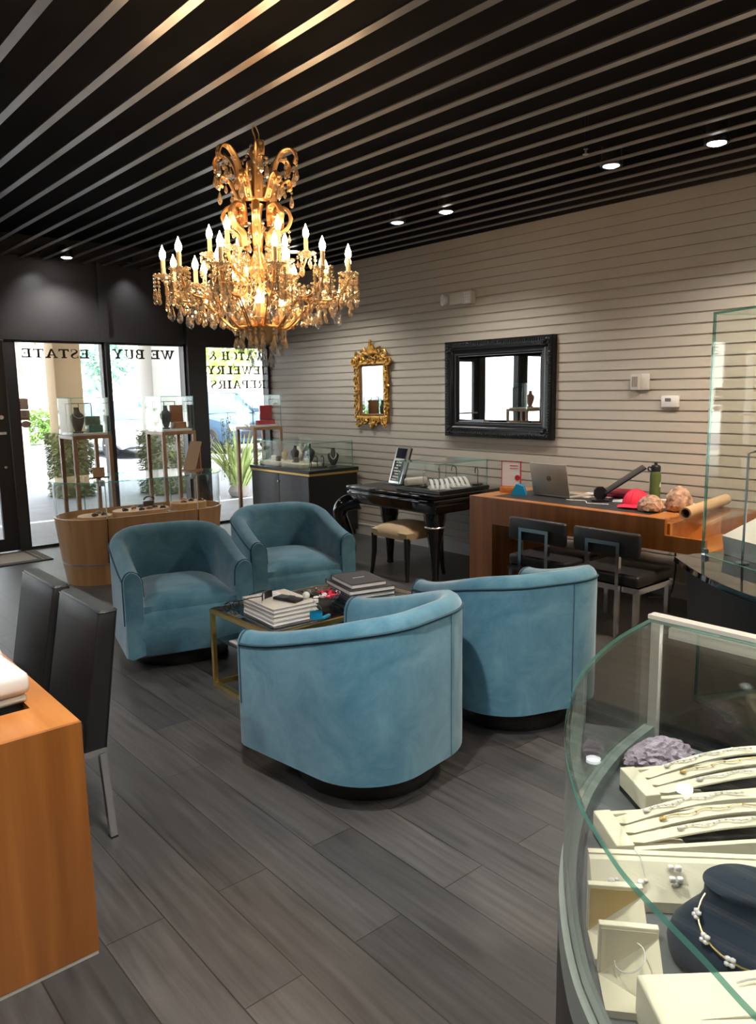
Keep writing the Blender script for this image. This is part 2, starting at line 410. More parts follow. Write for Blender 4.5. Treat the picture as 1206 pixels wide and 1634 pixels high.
# ------------------------------------------------------------------ serif lettering cut in vinyl
def band(pts, w, n=14):
    """flat polygon strip round a smooth path; w = list of half widths"""
    P = crv([(p[0], p[1], 0) for p in pts], n*max(1, len(pts)-1)); k = len(P); out = []
    for i, p in enumerate(P):
        t = (P[min(i+1, k-1)]-P[max(i-1, 0)]).normalized(); nn = Vector((-t.y, t.x, 0))
        f = i/(k-1)*(len(w)-1); j = min(int(f), len(w)-2); hw = w[j]+(w[j+1]-w[j])*(f-j)
        out.append((p+nn*hw, p-nn*hw))
    return [[(a.x, a.y), (c.x, c.y), (d_.x, d_.y), (b.x, b.y)] for (a, b), (c, d_) in zip(out, out[1:])]
def rc(a, b, c, d): return [(a, b), (c, b), (c, d), (a, d)]
def glyph(ch):
    sf = .145
    if ch == 'E': return .8, [rc(.12, 0, .32, 1), rc(0, 1-sf, .74, 1), rc(0, 0, .78, sf), rc(.3, .46, .6, .56), rc(.64, .74, .74, 1), rc(.68, 0, .78, .28), rc(.5, .38, .6, .64)]
    if ch == 'T': return .84, [rc(.32, 0, .52, 1), rc(0, 1-sf, .84, 1), rc(0, .72, .1, 1), rc(.74, .72, .84, 1), rc(.2, 0, .64, sf)]
    if ch == 'A': return .98, [[(.06, 0), (.2, 0), (.53, 1), (.39, 1)], [(.4, 1), (.54, 1), (.9, 0), (.67, 0)], rc(.24, .28, .7, .38), rc(0, 0, .3, sf), rc(.55, 0, .98, sf)]
    if ch == 'S': return .68, band([(.58, .8), (.5, .95), (.32, .97), (.13, .82), (.2, .62), (.42, .47), (.56, .3), (.48, .08), (.27, .03), (.1, .14), (.06, .25)], [.02, .03, .04, .07, .09, .1, .09, .06, .04, .03, .02], 4)+[rc(.56, .68, .61, 1), rc(.04, 0, .09, .32)]
    if ch == 'W': return 1.3, [[(.05, 1), (.27, 1), (.48, 0), (.38, 0)], [(.38, 0), (.49, 0), (.7, .95), (.59, .95)], [(.5, 1), (.72, 1), (.93, 0), (.83, 0)], [(.83, 0), (.94, 0), (1.22, 1), (1.1, 1)], rc(0, 1-sf, .36, 1), rc(.46, 1-sf, .8, 1), rc(1.02, 1-sf, 1.3, 1)]
    if ch == 'B': return .8, [rc(.12, 0, .32, 1), rc(0, 1-sf, .45, 1), rc(0, 0, .45, sf), rc(.3, .48, .45, .54)]+band([(.42, .975), (.62, .92), (.66, .76), (.6, .58), (.42, .51)], [.05, .07, .1, .07, .05], 5)+band([(.42, .51), (.65, .46), (.7, .27), (.64, .08), (.42, .028)], [.05, .07, .1, .07, .05], 5)
    if ch == 'U': return .9, [rc(.1, .3, .3, 1), rc(.64, .3, .75, 1), rc(0, 1-sf, .4, 1), rc(.54, 1-sf, .86, 1)]+band([(.2, .32), (.24, .1), (.45, .04), (.65, .12), (.695, .32)], [.1, .085, .05, .04, .035], 5)
    if ch == 'Y': return .92, [[(.04, 1), (.26, 1), (.54, .45), (.38, .45)], [(.68, 1), (.8, 1), (.54, .45), (.42, .45)], rc(.36, 0, .56, .5), rc(0, 1-sf, .36, 1), rc(.6, 1-sf, .92, 1), rc(.24, 0, .68, sf)]
    if ch == 'C': return .84, band([(.7, .76), (.6, .94), (.42, .97), (.18, .8), (.13, .5), (.18, .2), (.42, .03), (.62, .08), (.74, .26)], [.02, .03, .035, .08, .1, .08, .035, .03, .02], 4)+[rc(.7, .66, .75, 1)]
    if ch == 'H': return .95, [rc(.12, 0, .32, 1), rc(.63, 0, .83, 1), rc(.3, .48, .65, .55)]+[rc(a, c, a+.42, c+sf) for a in (0, .53) for c in (0, 1-sf)]
    if ch == 'J': return .6, [rc(.3, .25, .5, 1), rc(.18, 1-sf, .6, 1)]+band([(.4, .27), (.36, .06), (.2, .03), (.09, .14)], [.1, .07, .04, .06], 5)
    if ch == 'L': return .75, [rc(.12, 0, .32, 1), rc(0, 1-sf, .45, 1), rc(0, 0, .74, sf), rc(.68, 0, .74, .3)]
    if ch == 'R': return .92, [rc(.12, 0, .32, 1), rc(0, 1-sf, .45, 1), rc(0, 0, .44, sf), rc(.3, .46, .45, .52), [(.4, .5), (.56, .5), (.84, 0), (.62, 0)], rc(.6, 0, .92, sf)]+band([(.42, .975), (.63, .92), (.68, .74), (.62, .56), (.42, .49)], [.05, .07, .1, .07, .05], 5)
    if ch == 'P': return .76, [rc(.12, 0, .32, 1), rc(0, 1-sf, .45, 1), rc(0, 0, .44, sf), rc(.3, .42, .45, .48)]+band([(.42, .975), (.63, .92), (.68, .71), (.62, .52), (.42, .45)], [.05, .07, .1, .07, .05], 5)
    if ch == 'I': return .46, [rc(.13, 0, .33, 1), rc(0, 0, .46, sf), rc(0, 1-sf, .46, 1)]
    if ch == '&': return 1.0, band([(.92, .5), (.8, .3), (.6, .08), (.32, .02), (.12, .18), (.22, .42), (.46, .6), (.54, .82), (.4, .97), (.26, .84), (.34, .6), (.6, .25), (.92, .02)], [.03, .03, .04, .05, .08, .07, .04, .05, .04, .06, .07, .08, .05], 4)
    if ch == 'G': return .88, band([(.7, .78), (.58, .94), (.42, .97), (.16, .78), (.12, .5), (.18, .2), (.42, .04), (.64, .1), (.7, .3)], [.05]*9, 4)+[rc(.45, .42, .78, .52)]
    return .4, []
def lettering(text, xl, xr, z0, h, y, name, label, sgn=-1, mt='vinyl', th=.0015):
    """text that reads from the street: from inside it runs right to left"""
    gl = [glyph(c) for c in text]; tot = sum(g[0]+.1 for g in gl)-.1; sx = (xr-xl)/tot; cx = 0; mm = MB()
    k = 0
    for w, polys in gl:
        for p in polys:
            k = (k+1) % 7
            f = (lambda a, b, hh, cx=cx: (xr-(cx+a)*sx, hh, z0+b*h)) if sgn < 0 else (lambda a, b, hh, cx=cx: (xl+(cx+a)*sx, hh, z0+b*h))
            mm.prism(p, y-k*.00015, y+th, f)
        cx += w+.1
    return tag(mm.build(name, M[mt], smooth=0), label, 'lettering')
YG = YW+.0485
lettering('ESTATE', 2.383, 3.063, 1.94, .093, YG, 'window_lettering', 'dark mirrored word ESTATE across the top of the window beside the door')
lettering('WE BUY', 3.313, 4.031, 1.945, .1, YG, 'window_lettering', 'dark mirrored words WE BUY across the top of the middle window')
lettering('WATCH &', 4.455, 5.235, 1.948, .1, YG, 'window_lettering', 'dark mirrored words WATCH & in the corner window, highest of three lines')
lettering('JEWELRY', 4.432, 5.25, 1.78, .1, YG, 'window_lettering', 'dark mirrored word JEWELRY in the corner window, under WATCH &')
lettering('REPAIRS', 4.473, 5.23, 1.61, .1, YG, 'window_lettering', 'dark mirrored word REPAIRS in the corner window, lowest of three lines')
def sticker(z0, z1, x0, x1, label, rnd_=False):
    mm = MB()
    if rnd_: mm.lathe([(.001, -.001), (.045, -.001), (.045, .001), (.001, .001)], 24, M=Matrix.Translation(((x0+x1)/2, YW+.047, (z0+z1)/2)) @ Matrix.Rotation(R(90), 4, 'X') @ Matrix.Diagonal((1.05, .75, 1, 1)))
    else: mm.box((x0, YW+.046, z0), (x1, YW+.049, z1))
    return tag(mm.build('window_sticker', M['sticker'], smooth=0), label, 'sticker')
s1 = sticker(1.425, 1.535, 2.318, 2.408, 'pinkish square sticker on the window beside the door, above the G sticker')
mm = MB(); [mm.box((2.322, YW+.0445, zz), (2.333, YW+.046, zz+.012)) for zz in (1.44, 1.462, 1.49)]; mm.build('red_marks', M['red'], s1, smooth=0)
s2 = sticker(1.318, 1.418, 2.322, 2.412, 'pale square sticker with a dark letter G on the window beside the door')
mm = MB()
for p in glyph('G')[1]: mm.prism(p, YW+.0445, YW+.0462, lambda a, b, hh: (2.345+a*.045, hh, 1.36+b*.045))
mm.build('letter', M['ink'], s2, smooth=0)
MB().box((2.33, YW+.0447, 1.335), (2.4, YW+.0462, 1.341)).build('printed_line', M['ink'], s2, smooth=0)
sticker(1.24, 1.312, 2.325, 2.415, 'oval tan sticker on the window beside the door, below the G sticker', True)

# door mat
t = thing('door_mat', 'pale woven mat with dark patterned border by the glass door', 'mat', (1.55, 7.83, 0))
MB().box((-.45, -.3, .001), (.76, .3, .010), .003, 1).build('border', M['mat_edge'], t)
MB().box((-.38, -.22, .009), (.64, .23, .012)).build('field', M['mat_grey'], t, smooth=0)
mm = MB()
for k in range(9):
    yy = -.25+k*.058
    mm.box((.665, yy, .009), (.69, yy+.035, .0125)); mm.box((.70, yy+.01, .009), (.74, yy+.03, .0125))
mm.build('key_pattern', M['mat_grey'], t, smooth=0)

# ------------------------------------------------------------------ tub chairs (front = -y)
def tub_chair(name, label, loc, rz, group):
    t = thing(name, label, 'armchair', loc, rz, group)
    a, yf, yb, rc_ = .366, -.362, .35, .275
    path = []                                   # outer plan, front left -> back -> front right
    n1 = 8
    for k in range(n1): path.append((-a, yf+(yb-rc_-yf)*k/n1))
    for k in range(13):
        an = PI-PI/2*k/12; path.append((-a+rc_+rc_*math.cos(an), yb-rc_+rc_*math.sin(an)))
    for k in range(1, 4): path.append((-a+rc_+(a-rc_)*k/3, yb))
    half = path[:]
    full = half+[(-x_, y_) for x_, y_ in half[::-1] if True]
    out = []
    for p in full:
        if not out or (Vector(p)-Vector(out[-1])).length > 1e-4: out.append(p)
    path = out; n = len(path)
    def top(y):                                  # arm rises towards the back
        s = min(1, max(0, (y-yf)/(yb-yf))); s2 = s*s*(3-2*s)
        return .598+.15*(.3*s+.7*s2)
    th = .105; rows = []; pipe_t = []
    for i, (px, py) in enumerate(path):
        p = Vector((px, py)); tg = (Vector(path[min(i+1, n-1)])-Vector(path[max(i-1, 0)])).normalized()
        nn = Vector((tg.y, -tg.x))               # inward
        if nn.dot(Vector((0, -.05))-p) < 0: nn = -nn
        zt = top(py)
        fr = .0
        prof_ = [(.03, .10), (0, .115), (0, .30), (0, zt-.05), (.006, zt-.03), (.018, zt-.012), (.038, zt), (.06, zt-.002), (.082, zt-.014), (.097, zt-.034), (th, zt-.06), (th+.004, .45), (th, .30), (th, .12)]
        rows.append([(p.x+nn.x*o, p.y+nn.y*o, z_) for o, z_ in prof_])
        pipe_t.append((p.x-nn.x*.001, p.y-nn.y*.001, zt-.047))
    # rounded arm fronts
    def shrink(row, dy):
        c = Vector((sum(q[0] for q in row)/len(row), 0, sum(q[2] for q in row)/len(row)))
        return [(c.x+(q[0]-c.x)*.9, q[1]-dy, c.z+(q[2]-c.z)*.985) for q in row]
    rows = [shrink(rows[0], .022)]+rows+[shrink(rows[-1], .022)]
    mm = MB(); vs = mm.grid(rows, False, True)
    mm._face(vs[0]); mm._face(vs[-1][::-1])
    mm.build('shell', M['velvet'], t, 50)
    pb = MB(); pb.tube(pipe_t, .0055, 6)
    for s in (0, -1):                            # piping down the arm fronts
        r0 = rows[1 if s == 0 else -2]
        pb.tube([(q[0], q[1]-.003, q[2]) for q in r0[2:12]], .0045, 6)
    pb.build('piping', M['pipe'], t)
    # seams on the outer back
    sm = MB()
    for xs in (-.1,): sm.tube([(xs, yb+.0035, .12), (xs, yb+.0035, top(yb)-.05)], .0016, 5)
    sm.build('back_seam', M['pipe'], t)
    # seat: front panel bulges slightly, cushion crowned
    fp = MB()
    w = a-th+.012; rows = []
    for k in range(13):
        x_ = -w-.092+(2*w+.184)*k/12; u = x_/(w+.09)
        b_ = .03*(1-u*u)
        rows.append([(x_*.985, yf+.02-b_*.5, .10), (x_, yf-.005-b_*.8, .115), (x_, yf-.012-b_, .24), (x_ if abs(u) < .99 else x_*.98, yf-.008-b_, .335), (x_*.99, yf+.012-b_, .362), (x_*.98, yf+.06, .37), (x_*.97, yf+.12, .36)])
    fp.grid(rows); fp.build('front_panel', M['velvet'], t, 60)
    cu = MB(); rows = []
    for i in range(15):
        y_ = yf+.0+(yb-th-yf+.03)*i/14; row = []
        for k in range(13):
            u = k/12*2-1; v = i/14*2-1
            hw = w+.005 if y_ < yb-rc_ else (w+.01)*math.sqrt(max(.05, 1-max(0, (y_-(yb-rc_))/(rc_-th+.06))**2))
            z_ = .395+.06*(1-u**4)*(1-abs(v)**5)-.0*(v)
            row.append((hw*u, y_-(.012 if i == 0 else 0), z_))
        rows.append(row)
    rows = [[(q[0], q[1]+.005, .34) for q in rows[0]]]+rows
    cu.grid(rows); cu.build('seat_cushion', M['velvet'], t, 70)
    p = MB(); p.lathe([(.001, 0), (.285, 0), (.29, .01), (.29, .075), (.27, .10), (.001, .102)], 40, (0, -.005, 0)); p.build('plinth', M['plinth'], t)
    return t
GA = 'blue velvet tub chairs round the glass coffee table'
chA = tub_chair('tub_chair', 'blue velvet tub chair seen from behind, nearest, hiding the coffee table corner', (1.912, 2.325, 0), PI+R(8), GA)
dup(chA, (2.82, 2.315, 0), PI-R(19), 'blue velvet tub chair seen from behind, next to the curved jewellery showcase')
dup(chA, (2.01, 4.25, 0), R(-14), 'blue velvet tub chair facing us, in front of the oval maple showcase')
dup(chA, (2.96, 4.47, 0), R(-15), 'blue velvet tub chair facing us, in front of the black corner cabinet')

# ------------------------------------------------------------------ coffee table and what lies on it
t = thing('coffee_table', 'gold framed glass coffee table between the blue tub chairs', 'table', (2.37, 3.275, 0))
f = MB(); hx, hy, zt = .49, .295, .425; w = .022
for sx in (-1, 1):
    for sy in (-1, 1): pass
    f.sqbar((sx*hx, -hy-w/2, zt-w/2), (sx*hx, hy+w/2, zt-w/2), w); f.sqbar((sx*hx, -hy-w/2, w/2), (sx*hx, hy+w/2, w/2), w)
for sy in (-1, 1):
    f.sqbar((-hx, sy*hy, zt-w/2), (hx, sy*hy, zt-w/2), w); f.sqbar((-hx, sy*hy, w/2), (hx, sy*hy, w/2), w)
f.build('frame', M['gold'], t, smooth=0)
for sx in (-1, 1):
    for sy in (-1, 1): MB().box((sx*hx-w/2, sy*hy-w/2, w), (sx*hx+w/2, sy*hy+w/2, zt-w)).build('leg', M['gold'], t, smooth=0)
M['tableglass'] = glass('table_glass', (.42, .47, .48), .07)
g = MB(); g.box((-hx+.008, -hy+.008, zt-.006), (hx-.008, hy-.008, zt+.004)); g.build('glass_top', M['tableglass'], t, smooth=0)
g = MB(); g.box((-hx+.012, -hy+.012, .255), (hx-.012, hy-.012, .263)); g.build('glass_shelf', M['tableglass'], t, smooth=0)
ZT = zt+.0042
def book(name, c, size, rz, mcover, z, label, cat='book', pages='paper', group=None):
    t = thing(name, label, cat, (c[0], c[1], z), rz, group); a, b, h = size
    mm = MB(); mm.box((-a/2, -b/2, 0), (a/2, b/2, .003)); mm.box((-a/2, -b/2, h-.003), (a/2, b/2, h)); mm.box((-a/2, b/2-.004, 0), (a/2, b/2, h))
    mm.build('cover', M[mcover], t, smooth=0)
    MB().box((-a/2+.004, -b/2+.004, .003), (a/2-.004, b/2-.004, h-.003)).build('pages', M[pages], t, smooth=0)
    return t
z = ZT
for k in range(4):
    lab = ['thick white book at the bottom of the white stack on the coffee table', 'white book second from the bottom of the white stack on the coffee table', 'white book third from the bottom of the white stack on the coffee table', 'white book on top of the white stack, carrying the sunglasses and wallet'][k]
    book('white_book', (2.075+rnd.uniform(-.004, .004), 3.215), (.25, .32, .021), R(-3+rnd.uniform(-2, 2)), 'offwhite' if k else 'paper', z, lab); z += .0212
zw = z
t = thing('sunglasses', 'dark wrapped sunglasses standing on the white books', 'sunglasses', (1.985, 3.25, zw), R(35))
mm = MB()
for s in (-1, 1):
    mm.grid([[(s*(.008+.06*u), -.02-.018*u*u+.003, .004+.042*v-.006*u*v) for v in (0, .25, .5, .75, 1)] for u in [k/6 for k in range(7)]])
mm.build('lens', M['dkplastic'], t)
mm = MB(); mm.tube([(-.07, -.035, .042), (-.03, -.024, .046), (0, -.02, .042), (.03, -.024, .046), (.07, -.035, .042)], .0035, 6)
for s in (-1, 1): mm.tube([(s*.07, -.035, .042), (s*.073, .03, .03), (s*.06, .09, .008)], .003, 6)
mm.build('frame', M['dkplastic'], t)
t = thing('wallet', 'flat black wallet lying on the white books', 'wallet', (2.09, 3.16, zw), R(15))
MB().box((-.035, -.075, .0005), (.035, .075, .016), .006).build('body', M['leather'], t); MB().box((-.036, -.02, .006), (.036, .02, .0175), .003).build('strap', M['dkplastic'], t)
t = thing('business_card', 'printed white card behind the wallet on the white books', 'card', (2.075, 3.315, zw), R(-15))
MB().box((-.06, -.04, .0004), (.06, .04, .002)).build('sheet', M['paper'], t, smooth=0)
mm = MB(); [mm.box((-.05, -.03+k*.016, .002), (.02+.02*(k % 2), -.026+k*.016, .0023)) for k in range(4)]; mm.build('printed_lines', M['bookcloth'], t, smooth=0)
t = thing('earbud_case', 'small white round case with black cap at the corner of white books', 'case', (2.17, 3.115, zw), 0)
mm = MB(); mm.ball((0, 0, .019), .019, (1, 1, 1), 2); mm.build('body', M['white'], t); mm = MB(); mm.ball((.026, .012, .011), .011); mm.build('cap', M['dkplastic'], t)
t = thing('water_bottle', 'small clear water bottle with blue label beside the white books', 'bottle', (2.135, 2.985, ZT), 0)
MB().lathe([(.001, 0), (.03, 0), (.031, .01), (.031, .055), (.026, .075), (.012, .088), (.012, .1)], 24).build('body', M['glass'], t)
MB().lathe([(.0316, .02), (.0318, .05), (.0316, .0502), (.0314, .02)], 24).build('blue_label', M['cyan'], t)
MB().lathe([(.001, .1), (.014, .1), (.014, .114), (.001, .114)], 16).build('cap', M['white'], t)
t = thing('lighter', 'small turquoise lighter lying by the water bottle', 'lighter', (2.2, 3.0, ZT), R(20))
MB().box((-.03, -.009, .0005), (.03, .009, .016), .005).build('body', M['cyan'], t); MB().box((.03, -.007, .002), (.042, .007, .015), .002).build('cap', M['silver'], t)
t = thing('reading_glasses', 'thin black spectacles lying at the table edge by the tub chair', 'spectacles', (1.945, 3.475, ZT), R(20))
mm = MB()
for s in (-1, 1): mm.tube([(s*.034+.024*math.cos(q*PI/8), 0, .022+.02*math.sin(q*PI/8)) for q in range(16)], .0022, 5, True)
mm.tube([(-.01, 0, .025), (0, 0, .028), (.01, 0, .025)], .002, 5)
for s in (-1, 1): mm.tube([(s*.058, 0, .028), (s*.056, .06, .02), (s*.05, .1, .003)], .002, 5)
mm.build('frame', M['dkplastic'], t)
# crystal bowl with sweets
BX, BY = 2.345, 3.225
t = thing('crystal_bowl', 'cut crystal bowl full of wrapped sweets in the table middle', 'bowl', (BX, BY, ZT), 0)
mm = MB(); rows = []
for r_, z_ in [(.045, .0), (.05, .004), (.075, .022), (.098, .05), (.104, .064), (.098, .062), (.09, .05), (.068, .024), (.04, .012)]:
    rows.append([(r_*(1+.035*math.cos(12*q*2*PI/72) if z_ > .01 else r_/r_)*math.cos(q*2*PI/72), r_*(1+.035*math.cos(12*q*2*PI/72) if z_ > .01 else 1)*math.sin(q*2*PI/72), z_) for q in range(72)])
vs = mm.grid(rows, False, True); mm._face(vs[0][::-1]); mm._face(vs[-1]); mm.build('bowl', M['crystal_clear'], t, 20)
sw = [('hotred', 'red'), ('brownstone', 'dark brown'), ('paper', 'white'), ('red', 'maroon'), ('dkplastic', 'black')]
for k in range(16):
    a_ = k*2.4; rr = .022*math.sqrt(k)*.95; mname, cname = sw[k % 5]
    mm = MB(); mm.ball((0, 0, 0), .016, (1.3, .8, .6), 1)
    for s in (-1, 1): mm.raw([(s*.018, 0, 0), (s*.034, -.012, .002), (s*.036, 0, -.004), (s*.034, .012, .002)], [(0, 1, 2), (0, 2, 3)])
    o = mm.build('wrapped_sweet', M['hotred' if k in (10, 15) else mname], None, 40)
    o.location = (BX+rr*math.cos(a_), BY+rr*math.sin(a_), ZT+.052+.012*(1-rr/.1)); o.rotation_euler = (rnd.uniform(-.5, .5), rnd.uniform(-.5, .5), rnd.uniform(0, 6))
    tag(o, ('bright red' if k in (10, 15) else cname)+' wrapped sweet lying in the cut crystal bowl', 'sweet', 'wrapped sweets in the crystal bowl')
# dark books
bl = ['large grey book lowest in the dark book stack on the coffee table', 'grey book second from bottom in the dark book stack', 'white edged grey book third from bottom in the dark book stack', 'wide charcoal book second from top in the dark book stack', 'small charcoal book with a printed line, on top of the dark stack']
z = ZT
for k, (a_, b_, h_) in enumerate([(.24, .30, .022), (.25, .31, .022), (.25, .32, .026), (.27, .32, .026), (.21, .26, .026)]):
    bt = book('dark_book', (2.60-.012*k, 3.18-.004*k), (a_, b_, h_), R(-14+rnd.uniform(-2, 2)), 'bookcloth', z, bl[k]); z += h_+.0003
mm = MB(); mm.box((-.035, -.004, .026), (.035, .004, .0264)); mm.build('printed_line', M['offwhite'], bt, smooth=0)
o = MB().box((-.14, -.10, 0), (.14, .10, .006)).build('magazine', M['paper'], None, smooth=0); o.location = (2.05, 3.36, .2634); tag(o, 'white magazine lying on the lower glass shelf of the coffee table', 'magazine')

# ------------------------------------------------------------------ cherry desks
def cherry_desk(name, label, loc, rz, L_, D_, H_, legs, notch=None):
    """long side along +y, front face at local x=0 (facing -x), leg panels given as (y0,y1)"""
    t = thing(name, label, 'desk', loc, rz); ap = .17
    mm = MB()
    y0, y1 = 0, L_
    mm.box((0, y0, H_-ap), (.05, y1, H_)); mm.box((D_-.05, y0, H_-ap), (D_, y1, H_))
    mm.box((.05, y0, H_-ap), (D_-.05, y0+.16, H_)); mm.box((.05, y1-.16, H_-ap), (D_-.05, y1, H_))
    mm.box((.05, y0+.16, H_-ap), (D_-.05, y1-.16, H_-.03))
    return t, mm
# desk by the wall (front faces -x)
H2 = .74; X0, X1, Y0, Y1 = 4.38, 5.12, 2.14, 4.03; ap = .2; yn = 2.40
t = thing('cherry_desk', 'long cherry desk with dark leather top along the slatted wall', 'desk', ((X0+X1)/2, (Y0+Y1)/2, 0))
def loc(o, p=None): return o
cx_, cy_ = (X0+X1)/2, (Y0+Y1)/2
def bx(mm, a, b, bev=0): mm.box((a[0]-cx_, a[1]-cy_, a[2]), (b[0]-cx_, b[1]-cy_, b[2]), bev)
mm = MB(); bx(mm, (X0, yn, H2-ap), (X0+.03, Y1, H2)); bx(mm, (X0, Y0, H2-ap), (X0+.03, yn, H2-.1))
mm.build('apron', M['cherry'], t, smooth=0)
mm = MB(); bx(mm, (X1-.03, Y0, H2-ap), (X1, Y1, H2)); mm.build('back_apron', M['cherry'], t, smooth=0)
mm = MB(); bx(mm, (X0+.03, yn, H2-.03), (X0+.09, Y1, H2)); bx(mm, (X1-.09, yn, H2-.03), (X1-.03, Y1, H2)); bx(mm, (X0+.09, Y1-.16, H2-.03), (X1-.09, Y1, H2)); bx(mm, (X0+.09, yn, H2-.03), (X1-.09, yn+.16, H2))
mm.build('top_rim', M['cherry_top'], t, smooth=0)
mm = MB(); bx(mm, (X0+.09, yn+.16, H2-.03), (X1-.09, Y1-.16, H2+.001)); mm.build('leather_top', M['leather_inset'], t, smooth=0)
mm = MB(); bx(mm, (X0+.03, yn-.02, H2-ap), (X1-.03, yn, H2-.03)); bx(mm, (X0+.03, Y0, H2-ap), (X1-.03, yn-.02, H2-ap+.02)); mm.build('end_shelf', M['cherry_top'], t, smooth=0)
mm = MB(); bx(mm, (X0+.005, Y0+.01, H2-.008), (X1-.005, yn+.02, H2+.0015)); mm.build('glass_slab', M['glass'], t, smooth=0)
mm = MB(); bx(mm, (X0, Y1-.23, 0), (X1, Y1, H2-ap), 0); mm.build('panel_leg', M['cherry'], t, smooth=0)
for xx in (X0+.08, X1-.1):
    mm = MB(); bx(mm, (xx, Y0+.02, 0), (xx+.04, Y0+.06, H2-ap)); mm.build('metal_leg', M['darkchrome'], t, smooth=0)
# desk at the left (panel end faces us)
A0, A1, B0, B1, H1 = -.42, .648, 1.995, 3.75, .69
t = thing('cherry_desk', 'cherry desk with inset top and white box, beside the tall black leather chairs', 'desk', ((A0+A1)/2, (B0+B1)/2, 0)); cx_, cy_ = (A0+A1)/2, (B0+B1)/2
mm = MB(); bx(mm, (A0, B0, .012), (A1, B0+.012, H1)); bx(mm, (A0, B0+.012, .012), (A1, B0+.2, H1-.03)); mm.build('panel_leg', M['cherry'], t, smooth=0)
mm = MB(); bx(mm, (A0, B1-.2, .012), (A1, B1, H1-.03)); mm.build('panel_leg', M['cherry'], t, smooth=0)
mm = MB(); bx(mm, (A0+.002, B0+.002, 0), (A1-.002, B0+.198, .012)); mm.build('base_strip', M['offwhite'], t, smooth=0)
mm = MB(); bx(mm, (A0+.002, B1-.198, 0), (A1-.002, B1-.002, .012)); mm.build('base_strip', M['offwhite'], t, smooth=0)
for xx in (A1-.04, A0):
    mm = MB(); bx(mm, (xx, B0+.2, H1-.19), (xx+.04, B1-.2, H1-.03)); mm.build('apron', M['cherry'], t, smooth=0)
mm = MB(); bx(mm, (A0, B0+.0122, H1-.03), (A1, B0+.19, H1)); bx(mm, (A0, B1-.19, H1-.03), (A1, B1, H1)); bx(mm, (A1-.075, B0+.19, H1-.03), (A1, B1-.19, H1)); bx(mm, (A0, B0+.19, H1-.03), (A0+.075, B1-.19, H1))
mm.build('top_rim', M['cherry_top'], t, smooth=0)
mm = MB(); bx(mm, (A0+.04, B0+.15, H1-.06), (A1-.04, B1-.15, H1-.022)); mm.build('leather_inset', M['leather_inset'], t, smooth=0)
t = thing('jewellery_cleaner', 'white rounded box machine standing on the desk corner', 'appliance', (.36, 2.37, H1+.0005), R(3))
MB().box((-.215, -.15, .0), (.215, .17, .026), .012, 3).build('base', M['offwhite'], t)
MB().box((-.225, -.16, .024), (.225, .18, .092), .022, 3).build('body', M['white'], t)
MB().box((-.2, -.135, .086), (.2, .155, .0985), .01, 2).build('lid', M['paper'], t)
t = thing('phone', 'phone with bright blue screen lying on the white box machine', 'phone', (.37, 2.345, H1+.0995), R(14))
MB().box((-.075, -.05, 0), (.075, .05, .008), .004).build('body', M['dkplastic'], t); MB().box((-.069, -.044, .0078), (.064, .044, .0086)).build('screen', M['screen'], t, smooth=0)
o = MB().tube(crv([(.30, 2.60, H1+.03), (.40, 2.62, H1+.16), (.50, 2.60, H1+.185), (.575, 2.58, H1+.12), (.60, 2.56, H1+.05), (.598, 2.55, H1+.006)], 40), .0045, 8).build('charging_cable', M['white']); tag(o, 'white charging cable looping up behind the white box machine', 'cable')
o = MB().tube(crv([(.22, 2.72, H1+.003), (.38, 2.66, H1+.05), (.46, 2.64, H1+.03), (.48, 2.60, H1+.006)], 30), .004, 8).build('charging_cable', M['white']); tag(o, 'short white cable lying low behind the white box machine', 'cable')

